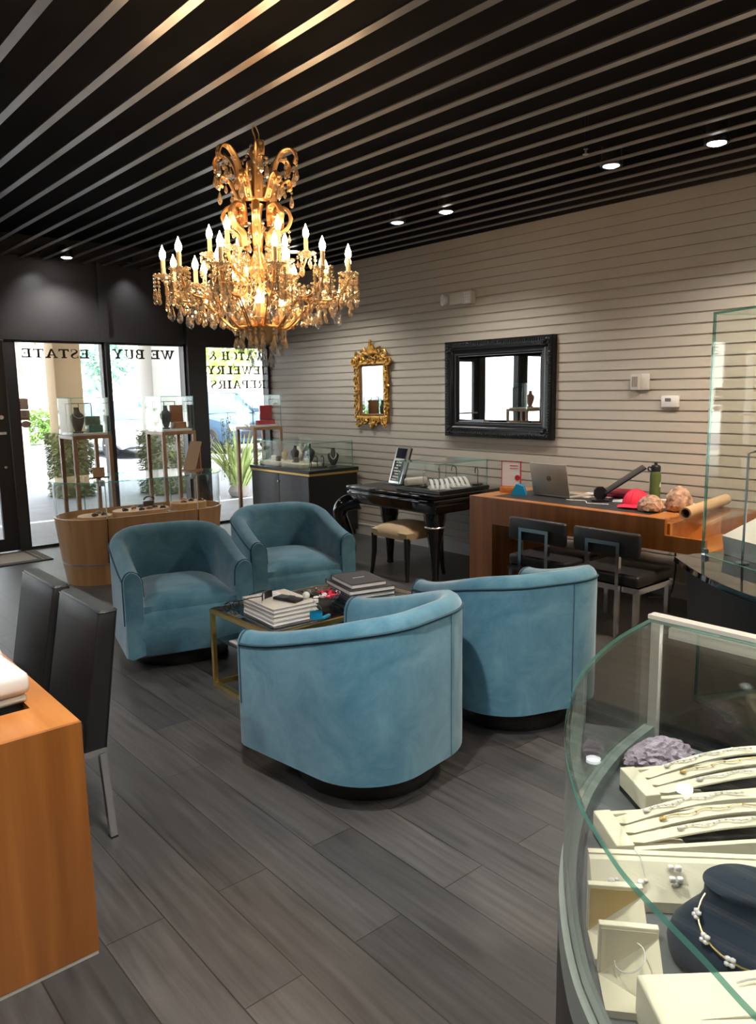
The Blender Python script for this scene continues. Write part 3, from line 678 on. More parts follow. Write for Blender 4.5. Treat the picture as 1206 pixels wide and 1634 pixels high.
# ------------------------------------------------------------------ black chairs
def parsons(label, lc, rz, g):
    t = thing('parsons_chair', label, 'chair', lc, rz, g)          # faces -x, back at +x
    mm = MB(); rows = []
    for k in range(9):
        s = k/8; z_ = .345+.475*s; xb = .035+.068*s; th = .085-.02*s
        rows.append((z_, xb, th))
    for (z_, xb, th) in [(0, 0, 0)][:0]: pass
    ring = []
    for z_, xb, th in rows:
        r_ = .012; a, b, c, d_ = xb-th, xb, -.2, .2
        pts = []
        for (qx, qy, q0) in ((b-r_, d_-r_, 0), (a+r_, d_-r_, 90), (a+r_, c+r_, 180), (b-r_, c+r_, 270)):
            for j in range(4): an = R(q0+j*30); pts.append((qx+r_*math.cos(an), qy+r_*math.sin(an), z_))
        ring.append(pts)
    tp = [(p[0]*1+0, p[1], p[2]) for p in ring[-1]]; cxm = sum(p[0] for p in tp)/16
    ring.append([(cxm+(p[0]-cxm)*.8, p[1]*.975, p[2]+.009) for p in tp]); bt = ring[0]; cxb = sum(p[0] for p in bt)/16
    vs = mm.grid(ring, False, True); mm._face(vs[0][::-1]); mm._face(vs[-1]); mm.build('backrest', M['leather'], t, 45)
    sm = MB()
    for s in (-1, 1): sm.tube([(ring[k][2 if s > 0 else 13][0]-(.03 if False else 0), s*.2005, ring[k][0][2]) for k in range(9)], .003, 5)
    top = ring[-2]; sm.tube([(p[0], p[1], p[2]+.002) for p in top], .003, 5, True); sm.build('piping', M['leather'], t)
    MB().box((-.40, -.2, .345), (-.03, .2, .455), .025, 3).build('seat', M['leather'], t)
    fr = MB()
    for s in (-1, 1): fr.sqbar((-.40, s*.185, .333), (.03, s*.185, .333), .024)
    fr.sqbar((.02, -.185, .333), (.02, .185, .333), .024); fr.sqbar((-.39, -.185, .333), (-.39, .185, .333), .024); fr.build('seat_frame', M['chrome'], t, smooth=0)
    for x_, dx in ((.018, .018), (-.388, -.01)):
        for s in (-1, 1):
            l_ = MB(); l_.sqbar((x_, s*.187, .325), (x_+dx, s*.187, .006), .024); lo = l_.build('leg', M['chrome'], t, smooth=0)
            MB().box((x_+dx-.013, s*.187-.013, 0), (x_+dx+.013, s*.187+.013, .007)).build('glide', M['dkplastic'], lo, smooth=0)
    return t
GP = 'tall black leather chairs at the cherry desk'
pc = parsons('tall black leather chair with chrome legs, closer of the two at the desk', (.868, 2.725, 0), 0, GP)
dup(pc, (.868, 3.19, 0), 0, 'tall black leather chair partly hidden behind the closer leather chair')

def cube_chair(label, lc, rz, g):
    t = thing('low_chair', label, 'chair', lc, rz, g)              # faces +x, back at -x
    MB().box((-.005, -.24, .505), (.035, .24, .668), .018, 3).build('backrest', M['leather'], t)
    MB().box((.0, -.24, .325), (.41, .24, .40), .02, 3).build('seat', M['leather'], t)
    f = MB()
    for s in (-1, 1): f.box((.0, s*.235-.014, .29), (.41, s*.235+.014, .325))
    f.box((.0, -.22, .29), (.028, .22, .325)); f.box((.382, -.22, .29), (.41, .22, .325)); f.build('seat_frame', M['chrome'], t, smooth=0)
    hp = MB()
    for s in (-1, 1): hp.box((-.035, s*.112-.012, 0), (-.01, s*.112+.012, .605))
    hp.box((-.035, -.1, .58), (-.01, .1, .605)); hp.build('back_hoop', M['chrome'], t, smooth=0)
    for x_ in (.0, .375):
        for s in (-1, 1): MB().box((x_, s*.222-.014, 0), (x_+.035, s*.222+.014, .29)).build('leg', M['chrome'], t, smooth=0)
    return t
GC = 'low black chairs with chrome hoops at the wall desk'
cc = cube_chair('low black chair with chrome hoop back, closer to the tall glass case', (4.165, 2.68, 0), 0, GC)
dup(cc, (4.165, 3.22, 0), 0, 'low black chair with chrome hoop back, half hidden behind the blue tub chair')

# ------------------------------------------------------------------ glass helpers
def pane(name, a, b, parent, mt='glass', thin=None):
    """flat pane: clear faces, green edges"""
    mm = MB(); d = [abs(b[i]-a[i]) for i in range(3)]; k = d.index(min(d)); mm.box(a, b)
    for f in mm.bm.faces:
        n = f.normal if f.normal.length else None
        f.normal_update()
        if abs(f.normal[k]) < .5: f.material_index = 1
    return mm.build(name, [M[mt], M['edge']], parent, smooth=0)
def glass_box(parent, x0, x1, y0, y1, z0, z1, th=.006, mt='glass'):
    pane('glass_side', (x0, y0, z0), (x1, y0+th, z1-th), parent, mt); pane('glass_side', (x0, y1-th, z0), (x1, y1, z1-th), parent, mt)
    pane('glass_side', (x0, y0+th, z0), (x0+th, y1-th, z1-th), parent, mt); pane('glass_side', (x1-th, y0+th, z0), (x1, y1-th, z1-th), parent, mt)
    return pane('glass_top', (x0, y0, z1-th), (x1, y1, z1), parent, mt)
def stadium(hl, r, n=14):
    p = []
    for k in range(n+1): an = -PI/2+PI*k/n; p.append((hl+r*math.cos(an), r*math.sin(an)))
    for k in range(n+1): an = PI/2+PI*k/n; p.append((-hl+r*math.cos(an), r*math.sin(an)))
    return p

# ------------------------------------------------------------------ oval maple showcase
OX, OY, OR_ = 2.735, 6.40, R(-5)
t = thing('oval_showcase', 'oval maple showcase with curved glass walls near the windows', 'showcase', (OX, OY, 0), OR_)
hl, rr = .39, .33
def loft(mm, secs, capb=True, capt=True):
    vs = mm.grid([[(x_, y_, z_) for x_, y_ in poly] for poly, z_ in secs], False, True)
    if capb: mm._face(vs[0][::-1])
    if capt: mm._face(vs[-1])
mm = MB(); loft(mm, [(stadium(hl, .265), 0), (stadium(hl, .287), .172)]); mm.build('lower_body', M['maple'], t, 30)
mm = MB(); loft(mm, [(stadium(hl, .2885), .172), (stadium(hl, .290), .184)]); mm.build('metal_band', M['silver'], t, 30)
mm = MB(); loft(mm, [(stadium(hl, .289), .184), (stadium(hl, rr), .56), (stadium(hl, rr-.014), .562), (stadium(hl, rr-.016), .505)]); mm.build('upper_body', M['maple'], t, 30)
sm = MB()
for s in (-1, 1): sm.box((s*hl-.002, -rr-.0012, .19), (s*hl+.002, -rr+.06, .5605))
sm.build('joint', M['plinth'], t, smooth=0)
mm = MB(); st = stadium(hl, rr-.006); st2 = stadium(hl, rr-.011)
k = len(st); vs = mm.grid([[(p[0], p[1], .562) for p in st], [(p[0], p[1], .855) for p in st], [(p[0], p[1], .855) for p in st2], [(p[0], p[1], .562) for p in st2]], False, True)
mm.build('curved_glass', M['glass'], t, 30)
for s in (-1, 1): MB().box((s*hl-.003, -rr+.003, .562), (s*hl+.003, -rr+.0125, .854)).build('glass_joint', M['white'], t, smooth=0)
for s in (-1, 1): MB().box((s*hl-.003, rr-.0125, .562), (s*hl+.003, rr-.003, .854)).build('glass_joint', M['edge'], t, smooth=0)
mm = MB(); loft(mm, [(stadium(hl, rr+.008), .856), (stadium(hl, rr+.008), .866)])
for f in mm.bm.faces:
    f.normal_update()
    if abs(f.normal.z) < .5: f.material_index = 1
mm.build('glass_top', [M['glass'], M['edge']], t, 30)
for s in (-1, 1):
    for q in (-.24, .24): MB().box((s*hl-.018, q-.012, .82), (s*hl+.018, q+.012, .868), .003).build('glass_clamp', M['silver'], t)
def oloc(x_, y_, z_): c_, s_ = math.cos(OR_), math.sin(OR_); return (OX+x_*c_-y_*s_, OY+x_*s_+y_*c_, z_)
def at_oval(o, x_, y_, z_, rz=0): o.location = oloc(x_, y_, z_); o.rotation_euler = (0, 0, OR_+rz); return o
for (x_, hl2, r2, zt_, lab) in ((-.40, .0, .14, .552, 'round maple riser at the end of the oval showcase'), (.0, .11, .135, .567, 'long maple riser in the middle of the oval showcase'), (.43, .03, .135, .592, 'taller maple riser at the corner end of the oval showcase')):
    mm = MB(); loft(mm, [(stadium(hl2, r2), .5055), (stadium(hl2, r2), zt_-.003), (stadium(hl2, r2-.004), zt_)]); o = mm.build('display_riser', M['maple2'], None, 30); at_oval(o, x_, .0, 0); tag(o, lab, 'riser')
GJ = 'small jewellery pieces on the oval maple showcase'
bits = [(-.42, -.07, .553, 'brownstone'), (-.34, -.05, .553, 'brownstone'), (-.35, .06, .553, 'rosestone'), (-.16, -.05, .568, 'brownstone'), (-.06, .03, .568, 'rosestone'), (-.03, -.09, .568, 'brownstone'), (.05, -.06, .568, 'rosestone'), (.12, .0, .568, 'brownstone'), (.16, -.09, .568, 'brownstone'), (.02, .08, .568, 'greystone'), (.37, -.05, .593, 'rosestone'), (.46, .0, .593, 'brownstone'), (.54, -.04, .593, 'brownstone'), (.42, .07, .593, 'rosestone')]
for k, (x_, y_, z_, mn) in enumerate(bits):
    mm = MB(); mm.ball((0, 0, .014), .018, (1.3, .9, .8), 2, .08)
    for q in range(3): mm.ball((.022*math.cos(q*2.1+k), .018*math.sin(q*2.1+k), .009), .011, (1, 1, .9), 1, .1)
    o = mm.build('jewellery_piece', M[mn], None, 40); at_oval(o, x_, y_, z_, k); cn = {'brownstone': 'dark brown', 'rosestone': 'rose brown', 'greystone': 'grey'}[mn]
    tag(o, cn+' jewellery lump on a maple riser inside the oval showcase', 'jewellery', GJ)
for x_, y_, lab in ((-.02, -.235, 'dark bracelet roll leaning on the front wall of the oval showcase'), (.2, -.23, 'grey green box in front of the long maple riser'), (.46, -.24, 'dark bracelet roll beside the taller maple riser')):
    mm = MB(); mm.cyl((-.05, 0, .018), (.05, 0, .018), .018) if 'box' not in lab else mm.box((-.045, -.03, 0), (.045, .03, .05), .006)
    o = mm.build('bracelet_roll' if 'box' not in lab else 'ring_box', M['greystone'], None); at_oval(o, x_, y_, .5062); tag(o, lab, 'jewellery')
mm = MB(); mm.box((-.045, -.012, 0), (.045, .02, .05), .004); mm.tube([(.045*math.cos(q*PI/10), -.014, .06+.03*math.sin(q*PI/10)) for q in range(11)], .008, 6)
o = mm.build('watch_stand', M['brownstone'], None); at_oval(o, .1, .1, .568); tag(o, 'dark brown watch on a small stand, highest piece in the oval showcase', 'watch')
t = thing('card_holder', 'beige card in a dark red holder on top of the oval showcase', 'card holder', oloc(-.35, -.03, .8665), OR_+R(4))
MB().box((-.08, -.02, 0), (.08, .02, .01), .002).build('base', M['brownstone'], t); MB().box((-.05, -.003, .009), (.05, .003, .09)).build('card', M['kraft'], t, smooth=0)
t = thing('display_easel', 'tilted wooden display easel standing on the end of the oval showcase', 'easel', oloc(.50, .02, .8665), OR_+R(25))
mm = MB(); mm.raw([(-.075, -.055, 0), (.075, -.055, 0), (.075, .075, 0), (-.075, .075, 0), (-.075, -.055, .012), (.075, -.055, .012), (.075, .075, .012), (-.075, .075, .012)], [(0, 1, 2, 3), (4, 5, 6, 7), (0, 1, 5, 4), (1, 2, 6, 5), (2, 3, 7, 6), (3, 0, 4, 7)]); mm.build('base', M['pedwood'], t, smooth=0)
fm = Matrix.Translation((-.03, 0, .006)) @ Matrix.Rotation(R(22), 4, 'Y')
MB().box((-.012, -.055, 0), (.004, .075, .27), M=fm).build('tilted_board', M['kraft'], t, smooth=0)
MB().box((.055, -.04, .012), (.072, .06, .21)).build('upright', M['pedwood'], t, smooth=0)

# ------------------------------------------------------------------ wooden pedestals with glass boxes
def pedestal(label, lc):
    t = thing('pedestal', label, 'pedestal', lc, 0, 'wooden pedestals with glass boxes along the windows'); a, b, h, w = .195, .21, 1.16, .036
    for sx in (-1, 1):
        for sy in (-1, 1): MB().box((sx*a-(w if sx > 0 else 0), sy*b-(w if sy > 0 else 0), 0), (sx*a+(0 if sx > 0 else w), sy*b+(0 if sy > 0 else w), h-.035)).build('leg', M['pedwood'], t, smooth=0)
    MB().box((-a, -b, h-.035), (a, b, h), .002, 1).build('top', M['pedwood'], t)
    mm = MB()
    for s in (-1, 1): mm.box((-a+w, s*(b-.018)-.012, .01), (a-w, s*(b-.018)+.012, .035)); mm.box((s*(a-.018)-.012, -b+w, .01), (s*(a-.018)+.012, b-w, .035))
    mm.build('stretcher', M['pedwood'], t, smooth=0)
    glass_box(t, -a+.008, a-.008, -b+.008, b-.008, h+.0005, h+.375)
    MB().box((-a+.03, -b+.03, h+.0008), (a-.03, b-.03, h+.022), .002).build('white_plinth', M['white'], t)
    mm = MB()
    for s in (-1, 1): mm.sqbar((-a+.045+.0, s*.13, h+.03), (-a+.045, s*.13, h+.31), .006)
    hz = [(-.14, .1, .03), (.14, .1, .03)]
    mm = MB()
    for x_ in (-.13, .0, .13): mm.sqbar((x_, .13, h+.022), (x_, .13, h+.315), .007)
    mm.sqbar((-.133, .13, h+.315), (.133, .13, h+.315), .007); mm.sqbar((-.133, .13, h+.026), (.133, .13, h+.026), .007)
    mm.build('inner_frame', M['dkplastic'], t, smooth=0)
    return t
p1 = pedestal('wooden pedestal holding a glass box with a green case, nearest the door', (2.83, 7.90, 0))
dup(p1, (3.765, 7.90, 0), 0, 'wooden pedestal holding a glass box with a tan box, behind the oval showcase')
dup(p1, (4.895, 7.90, 0), 0, 'wooden pedestal holding a glass box with red boxes, in the window corner')
ZP = 1.1825
def bust(name, label, lc, rz, sc, mt, wide=1.0):
    t = thing(name, label, 'bust', lc, rz)
    mm = MB(); rows = []
    for z_, w_, d_, yo in [(0, .05, .045, 0), (.012, .05, .045, 0), (.02, .03, .03, 0), (.06, .05, .032, 0), (.12, .075, .036, 0), (.165, .08, .034, 0), (.19, .06, .03, .0), (.205, .032, .026, .002), (.235, .026, .024, .006), (.255, .027, .025, .01), (.258, .02, .02, .01)]:
        rows.append([(w_*sc*wide*math.cos(q*PI/10), (d_*math.sin(q*PI/10)+yo)*sc, z_*sc) for q in range(20)])
    vs = mm.grid(rows, False, True); mm._face(vs[0][::-1]); mm._face(vs[-1]); mm.build('body', M[mt], t, 50)
    return t
b1 = bust('necklace_bust', 'black necklace bust beside the green case in the glass box', (2.745, 7.84, ZP), R(15), 1.0, 'smoke')
MB().tube([(.07*math.cos(q), -.037, .2+.05*math.sin(q)) for q in [PI+k*PI/10 for k in range(11)]], .003, 5).build('necklace', M['silver'], b1)
t = thing('jewellery_case', 'green crocodile leather case on the pedestal nearest the door', 'case', (2.915, 7.86, ZP), R(4))
MB().box((-.075, -.05, .0), (.075, .05, .075), .008).build('base', M['green_leather'], t); MB().box((-.08, .01, .07), (.08, .05, .165), .012).build('lid', M['green_leather'], t); MB().box((-.06, -.04, .075), (.06, .01, .079)).build('lining', M['dkplastic'], t)
b2 = bust('necklace_bust', 'grey tapered necklace bust beside the tan box', (3.70, 7.86, ZP), R(-10), .98, 'greybust', .8)
t = thing('gift_box', 'tan open watch box behind the grey bust on the middle pedestal', 'box', (3.845, 7.86, ZP), R(3))
MB().box((-.07, -.05, 0), (.07, .05, .07), .004).build('base', M['tanbox'], t); MB().box((-.075, .02, .07), (.075, .055, .255), .006).build('lid', M['tanbox'], t); MB().box((-.06, -.042, .07), (.06, .02, .073)).build('lining', M['offwhite'], t)
t = thing('gift_box', 'tall red open watch box on the corner pedestal', 'box', (5.0, 7.87, ZP), R(3))
MB().box((-.075, -.05, 0), (.075, .05, .055), .004).build('base', M['red'], t); MB().box((-.08, .015, .055), (.08, .05, .225), .006).build('lid', M['red'], t); MB().box((-.06, -.042, .055), (.06, .015, .058)).build('lining', M['dkplastic'], t)
t = thing('gift_box', 'small low red ring box left of the tall red box', 'box', (4.88, 7.86, ZP), R(5)); MB().box((-.035, -.03, 0), (.035, .03, .03), .004).build('base', M['red'], t); MB().box((-.036, -.031, .0305), (.036, .031, .05), .005).build('lid', M['red'], t)
# a fourth pedestal by the further window (seen in the black mirror)
pm = dup(p1, (.72, 7.85, 0), 0, 'wooden pedestal with glass box seen only in the black framed mirror')
bm_ = bust('necklace_bust', 'copper necklace bust in the glass box seen in the black mirror', (.64, 7.80, ZP*1.07), R(90), 1.0, 'tanbox'); pm.scale = (1, 1, 1.07)

# ------------------------------------------------------------------ black corner cabinet with glass case
CX0, CX1, CY0, CY1 = 4.585, 5.24, 6.46, 7.62
ccx, ccy = (CX0+CX1)/2, (CY0+CY1)/2
t = thing('corner_cabinet', 'black cabinet with gold band and low glass case in the corner', 'cabinet', (ccx, ccy, 0)); ha, hb = (CX1-CX0)/2, (CY1-CY0)/2
M['cab_grey'] = plain('glossy_charcoal', (.07, .072, .078), .3, coat=.4)
MB().box((-ha+.03, -hb+.03, 0), (ha-.03, hb-.03, .06)).build('toe_kick', M['plinth'], t, smooth=0)
MB().box((-ha+.012, -hb+.012, .06), (ha-.01, hb-.01, .685)).build('body', M['satinblack'], t, smooth=0)
for k in range(2):
    y0_ = -hb+.02+k*(hb-.02); dd = MB().box((-ha+.004, y0_+.003, .065), (-ha+.0135, y0_+hb-.025, .682), .002, 1).build('door', M['cab_grey'], t)
    if k == 0:
        MB().cyl((-ha+.006, y0_+.56, .60), (-ha-.012, y0_+.56, .60), .012).build('key_lock', M['silver'], dd)
MB().box((-ha, -hb, .688), (ha, hb, .71)).build('gold_band', M['gold'], t, smooth=0)
MB().box((-ha-.008, -hb-.008, .711), (ha, hb, .745), .003, 1).build('top', M['satinblack'], t)
glass_box(t, -ha+.03, ha-.05, -hb+.03, hb-.03, .7455, 1.03, .007)
ZC_ = .7458
def incab(x_, y_): return (ccx+x_, ccy+y_, ZC_)
nb = bust('necklace_bust', 'black necklace bust with silver chain at the wall end of the corner cabinet', incab(.14, -.38), R(-35), .78, 'smoke')
MB().tube(crv([(-.03, -.012, .16), (-.03, -.028, .12), (0, -.032, .085), (.03, -.028, .12), (.03, -.012, .16)], 16), .0035, 5).build('chain', M['mint'], nb)
t = thing('earring_stand', 'black stand of three curved hooks beside the black bust in the corner cabinet', 'stand', incab(-.06, -.36), R(-25))
MB().box((-.1, -.03, 0), (.1, .03, .018), .003).build('base', M['satinblack'], t)
for x_ in (-.07, 0, .07): MB().tube(crv([(x_, 0, .018), (x_, 0, .1), (x_-.015, 0, .13), (x_-.03, 0, .115)], 12), .005, 6).build('hook', M['satinblack'], t)
for x_, y_, lab in ((-.1, -.12, 'long low sand linen tray at the front of the corner cabinet case'), (-.1, .33, 'low sand linen tray at the window end of the corner cabinet case')):
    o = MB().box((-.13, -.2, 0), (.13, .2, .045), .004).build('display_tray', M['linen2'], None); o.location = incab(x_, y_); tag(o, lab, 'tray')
for k, (x_, y_, s_, m_) in enumerate([(-.08, -.2, .8, 'greybust'), (-.1, .0, .7, 'smoke'), (.1, .02, .9, 'smoke'), (.08, .2, .8, 'linen'), (-.05, .28, .5, 'tan_gold')]):
    z0_ = .0455 if x_ < 0 else 0
    b_ = bust('small_bust', ['small grey bust on the long linen tray', 'short black bust on the long linen tray', 'taller black bust at the back of the corner cabinet', 'sand linen bust at the back of the corner cabinet', 'smallest ochre bust on the tray at the window end'][k], (ccx+x_, ccy+y_, ZC_+z0_), R(-90+20*k), s_, m_)
for k, (x_, y_, z_) in enumerate([(-.12, -.05, .046), (-.14, -.27, .046), (-.15, .26, .046), (-.12, .4, .046), (.1, -.1, 0), (.16, .35, 0)]):
    mm = MB(); mm.lathe([(.03, 0), (.03, .05), (.022, .055), (.001, .055)], 14); o = mm.build('ring_cone', M['linen' if k % 2 else 'greystone'], None); o.location = (ccx+x_, ccy+y_, ZC_+z_); tag(o, ('sand' if k % 2 else 'grey')+' round ring holder in the corner cabinet case', 'ring holder', 'ring holders in the corner cabinet')

# ------------------------------------------------------------------ black lacquer desk, stool
LX0, LX1, LY0, LY1, LH = 4.235, 5.2, 4.27, 5.40, .72
lx, ly = (LX0+LX1)/2, (LY0+LY1)/2
t = thing('lacquer_desk', 'black lacquer desk with tapered legs between the cherry desk and corner cabinet', 'desk', (lx, ly, 0)); ha, hb = (LX1-LX0)/2, (LY1-LY0)/2
MB().box((-ha, -hb, LH-.03), (ha, hb, LH), .008, 2).build('top', M['lacquer'], t)
mm = MB(); mm.box((-ha+.012, -hb+.012, LH-.155), (ha-.012, hb-.012, LH-.03), .02, 3); mm.box((-ha+.004, -hb+.004, LH-.075), (ha-.004, hb-.004, LH-.05), .006, 2); mm.build('apron', M['lacquer'], t)
MB().box((-ha+.06, -.02, LH-.0005), (ha-.06, hb-.06, LH+.0012)).build('leather_top', M['leather_inset'], t, smooth=0)
def tleg(x_, y_):
    mm = MB(); rows = []
    for z_, r_ in [(LH-.15, .095), (LH-.2, .092), (LH-.25, .082), (LH-.27, .085), (LH-.29, .078), (.3, .052), (.1, .034), (.03, .03), (0, .034)]:
        rows.append([(x_+r_*math.cos(q*PI/8)*1.0, y_+r_*math.sin(q*PI/8), z_) for q in range(16)])
    vs = mm.grid(rows[::-1], False, True); mm._face(vs[0][::-1]); mm._face(vs[-1]); o = mm.build('leg', M['lacquer'], t, 50)
    if x_ < 0 and y_ < 0: MB().lathe([(.0835, LH-.262), (.0875, LH-.27), (.0835, LH-.278)], 20, (x_, y_, 0)).build('ring_glint', M['silver'], o); return o  # bright ring models a ring-like reflection on the near leg
tleg(-ha+.115, -hb+.115); tleg(ha-.12, -hb+.12); tleg(4.55-lx, 5.17-ly)
mm = MB(); mm.tube(crv([(-ha+.10, hb-.06, LH-.14), (-ha-.0, hb+.03, LH-.18), (-ha-.03, hb+.06, LH-.26), (-ha+.0, hb+.03, LH-.38), (-ha+.03, hb-.02, .16), (-ha+.02, hb+.0, 0)], 30), [.085-.05*k/30 for k in range(31)], 16)
mm.build('scroll_leg', M['lacquer'], t, 60)
t = thing('stool', 'low stool with tan padded seat pushed under the lacquer desk', 'stool', (4.35, 4.72, 0))
mm = MB(); rows = []
for i in range(13):
    row = []
    for k in range(13):
        u, v = k/6-1, i/6-1; z_ = .40+.06*(1-abs(u)**3.5)*(1-abs(v)**3.5); row.append((.225*u*(1-.04*v*v), .235*v*(1-.04*u*u), z_))
    rows.append(row)
vs = mm.grid(rows); bot = []
ringi = [vs[0][k] for k in range(13)]+[vs[i][12] for i in range(1, 13)]+[vs[12][k] for k in range(11, -1, -1)]+[vs[i][0] for i in range(11, 0, -1)]
low = [mm.bm.verts.new((v.co.x*.985, v.co.y*.985, .345)) for v in ringi]
for k in range(len(ringi)): mm._face([ringi[k], ringi[(k+1) % len(ringi)], low[(k+1) % len(ringi)], low[k]])
mm._face(low[::-1]); mm.build('seat', M['cream'], t, 60)
for sx in (-1, 1):
    for sy in (-1, 1):
        l_ = MB(); l_.tube([(sx*.195, sy*.205, .36), (sx*.197, sy*.207, .2), (sx*.207, sy*.218, .06), (sx*.214, sy*.226, 0)], [.026, .024, .018, .015], 8); l_.build('leg', M['satinblack'], t)
t = thing('picture_frame', 'tilted silver photo frame with a dark picture on the lacquer desk', 'picture frame', (4.56, 5.10, LH+.0015), R(-98))
fm = Matrix.Translation((0, .0, .006)) @ Matrix.Rotation(R(-18), 4, 'X')
MB().box((-.095, -.012, 0), (.095, .012, .345), .004, M=fm).build('frame', M['silver'], t)
MB().box((-.095, .0125, 0), (.095, .03, .34), .004, M=fm).build('back', M['dkplastic'], t)
MB().box((-.075, -.0145, .022), (.075, -.0118, .325), M=fm).build('picture', M['pcb'], t, smooth=0)
mm = MB()
for k in range(7): mm.box((-.06+rnd.uniform(0, .03), -.0152, .03+k*.026), (.0+rnd.uniform(0, .06), -.0142, .045+k*.026), M=fm)
mm.box((-.07, -.0152, .21), (.07, -.0142, .232), M=fm); mm.build('pale_patches', M['offwhite'], t, smooth=0)
MB().box((-.11, -.05, 0), (.11, .03, .012), .003).build('foot', M['dkplastic'], t)
# table top glass case on it
GX0, GX1, GY0, GY1 = 4.33, 4.93, 4.31, 4.83
t = thing('glass_case', 'square tabletop glass case on a dark tray on the lacquer desk', 'display case', ((GX0+GX1)/2, (GY0+GY1)/2, LH+.0015)); ha, hb = (GX1-GX0)/2, (GY1-GY0)/2
MB().box((-ha, -hb, .0005), (ha, hb, .026), .002, 1).build('tray', M['satinblack'], t)
glass_box(t, -ha+.012, ha-.012, -hb+.012, hb-.012, .027, .245)
gx, gy, gz = (GX0+GX1)/2, (GY0+GY1)/2, LH+.028
for k in range(2):
    t = thing('bracelet_ramp', ['white curved bracelet ramp with slots, front corner of the tabletop glass case', 'white curved bracelet ramp with slots, wall side of the tabletop glass case'][k], 'display stand', (gx-.13+.22*k, gy-.07-.0*k, gz), R(-35+8*k))
    for s in range(4):
        x_ = -.075+s*.043; mm = MB(); mm.grid([[(x_+dx, -.13+.26*q/10, .005+.062*math.sin(PI*q/10)+dz) for q in range(11)] for dx, dz in ((0, 0), (.024, 0), (.024, .008), (0, .008))], True, False); mm.build('slat', M['paper'], t, 60)
    MB().box((-.085, -.135, 0), (.085, .135, .006)).build('base', M['paper'], t, smooth=0)
for k, (x_, y_) in enumerate([(.22, .05), (.23, -.19), (.16, .2), (-.17, .06)]):
    t = thing('earring_stand', ['thin black earring stand near the wall in the tabletop case', 'thin black earring stand at the right front of the tabletop case', 'thin black earring stand at the back of the tabletop case', 'thin silver arch stand at the left of the tabletop case'][k], 'stand', (gx+x_, gy+y_, gz), R(180+20*k))
    MB().box((-.045, -.03, 0), (.045, .03, .012), .003).build('base', M['satinblack'], t)
    MB().tube(crv([(0, 0, .01), (0, 0, .10+.02*(k < 2)), (.02, 0, .128+.02*(k < 2)), (.055, 0, .128+.02*(k < 2)), (.06, 0, .11)], 16), .004, 6).build('arm', M['silver' if k == 3 else 'satinblack'], t)
t = thing('linen_roll', 'white padded roll with black ends along the back of the tabletop case', 'display stand', (gx-.15, gy+.19, gz), R(-5))
MB().box((-.1, -.03, 0), (.13, .03, .07), .02, 3).build('pad', M['offwhite'], t)

# ------------------------------------------------------------------ things on the wall desk
DZ = .7415
t = thing('acrylic_sign', 'clear acrylic sign with red frame on an orange foot, at the desk end', 'sign', (4.72, 3.90, DZ), R(-75))
MB().box((-.085, -.03, 0), (.085, .03, .045), .003).build('foot', M['cherry_top'], t)
MB().box((-.08, -.004, .045), (.08, .004, .25)).build('panel', M['paper'], t, smooth=0)
mm = MB()
for s in (-1, 1): mm.box((s*.08-.003, -.006, .045), (s*.08+.003, .006, .25)); 
for z_ in (.047, .247): mm.box((-.082, -.006, z_-.003), (.082, .006, z_+.003))
mm.box((-.01, -.0055, .21), (.06, -.004, .217)); mm.box((-.01, -.0055, .19), (.06, -.004, .195)); mm.cyl((.055, -.0055, .12), (.055, -.004, .12), .022); mm.build('red_frame', M['red'], t, smooth=0)
o = MB().prism([(-.06, 0), (.06, 0), (.035, .07), (-.02, .085)], -.04, .04, lambda a, b, h: (a, h, b)).build('paper_gift_bag', M['cyan'], None, smooth=0); o.location = (4.66, 3.77, DZ); o.rotation_euler = (0, 0, R(-60)); tag(o, 'small bright blue paper packet beside the silver laptop', 'packet')
t = thing('laptop', 'open silver laptop seen from behind, with round lid logo', 'laptop', (4.73, 3.515, DZ), R(-95+0))
MB().box((-.18, .0, .001), (.18, .25, .017), .004).build('base', M['alu'], t)
lm = Matrix.Translation((0, .0, .016)) @ Matrix.Rotation(R(12), 4, 'X')
lid = MB().box((-.18, -.008, 0), (.18, .0, .245), .003, M=lm).build('lid', M['alu'], t)
mm = MB(); P_ = [(.019*math.cos(k*PI/16), .13+.019*math.sin(k*PI/16)) for k in range(32)]
mm.tube([lm @ Vector((a, -.0085, b)) for a, b in P_], .0018, 5, True)
for dx in (-.007, .006):
    mm.tube([lm @ Vector((dx-.003, -.0088, .118)), lm @ Vector((dx+.003, -.0088, .143))], .0013, 5)
    mm.tube([lm @ Vector((dx-.0, -.0088, .132)), lm @ Vector((dx+.007, -.0088, .134)), lm @ Vector((dx+.005, -.0088, .122))], .0013, 5)
mm.build('logo', M['dkplastic'], lid)
MB().box((-.165, .0002, .012), (.165, .001, .235), M=lm).build('screen', M['screen'], t, smooth=0)
MB().box((-.15, .03, .0165), (.15, .14, .0176)).build('keyboard', M['dkplastic'], t, smooth=0)
t = thing('tablet_stand', 'thin dark tablet tilted up on a black eight sided stand', 'tablet', (4.80, 3.14, DZ), R(-53))
mm = MB(); mm.prism([(.05*math.cos(PI/8+k*PI/4), .055+.05*math.sin(PI/8+k*PI/4)) for k in range(8)], -.02, .02, lambda a, b, h: (a, h, b)); mm.box((-.06, -.06, 0), (.06, .08, .012), .003); mm.build('stand', M['dkplastic'], t, 20)
tm = Matrix.Translation((.03, 0, .06)) @ Matrix.Rotation(R(55), 4, 'Y')
MB().box((-.006, -.11, 0), (.006, .11, .33), .003, M=tm).build('panel', M['dkplastic'], t); MB().box((.0055, -.1, .012), (.0072, .1, .32), M=tm).build('screen', M['screen'], t, smooth=0)
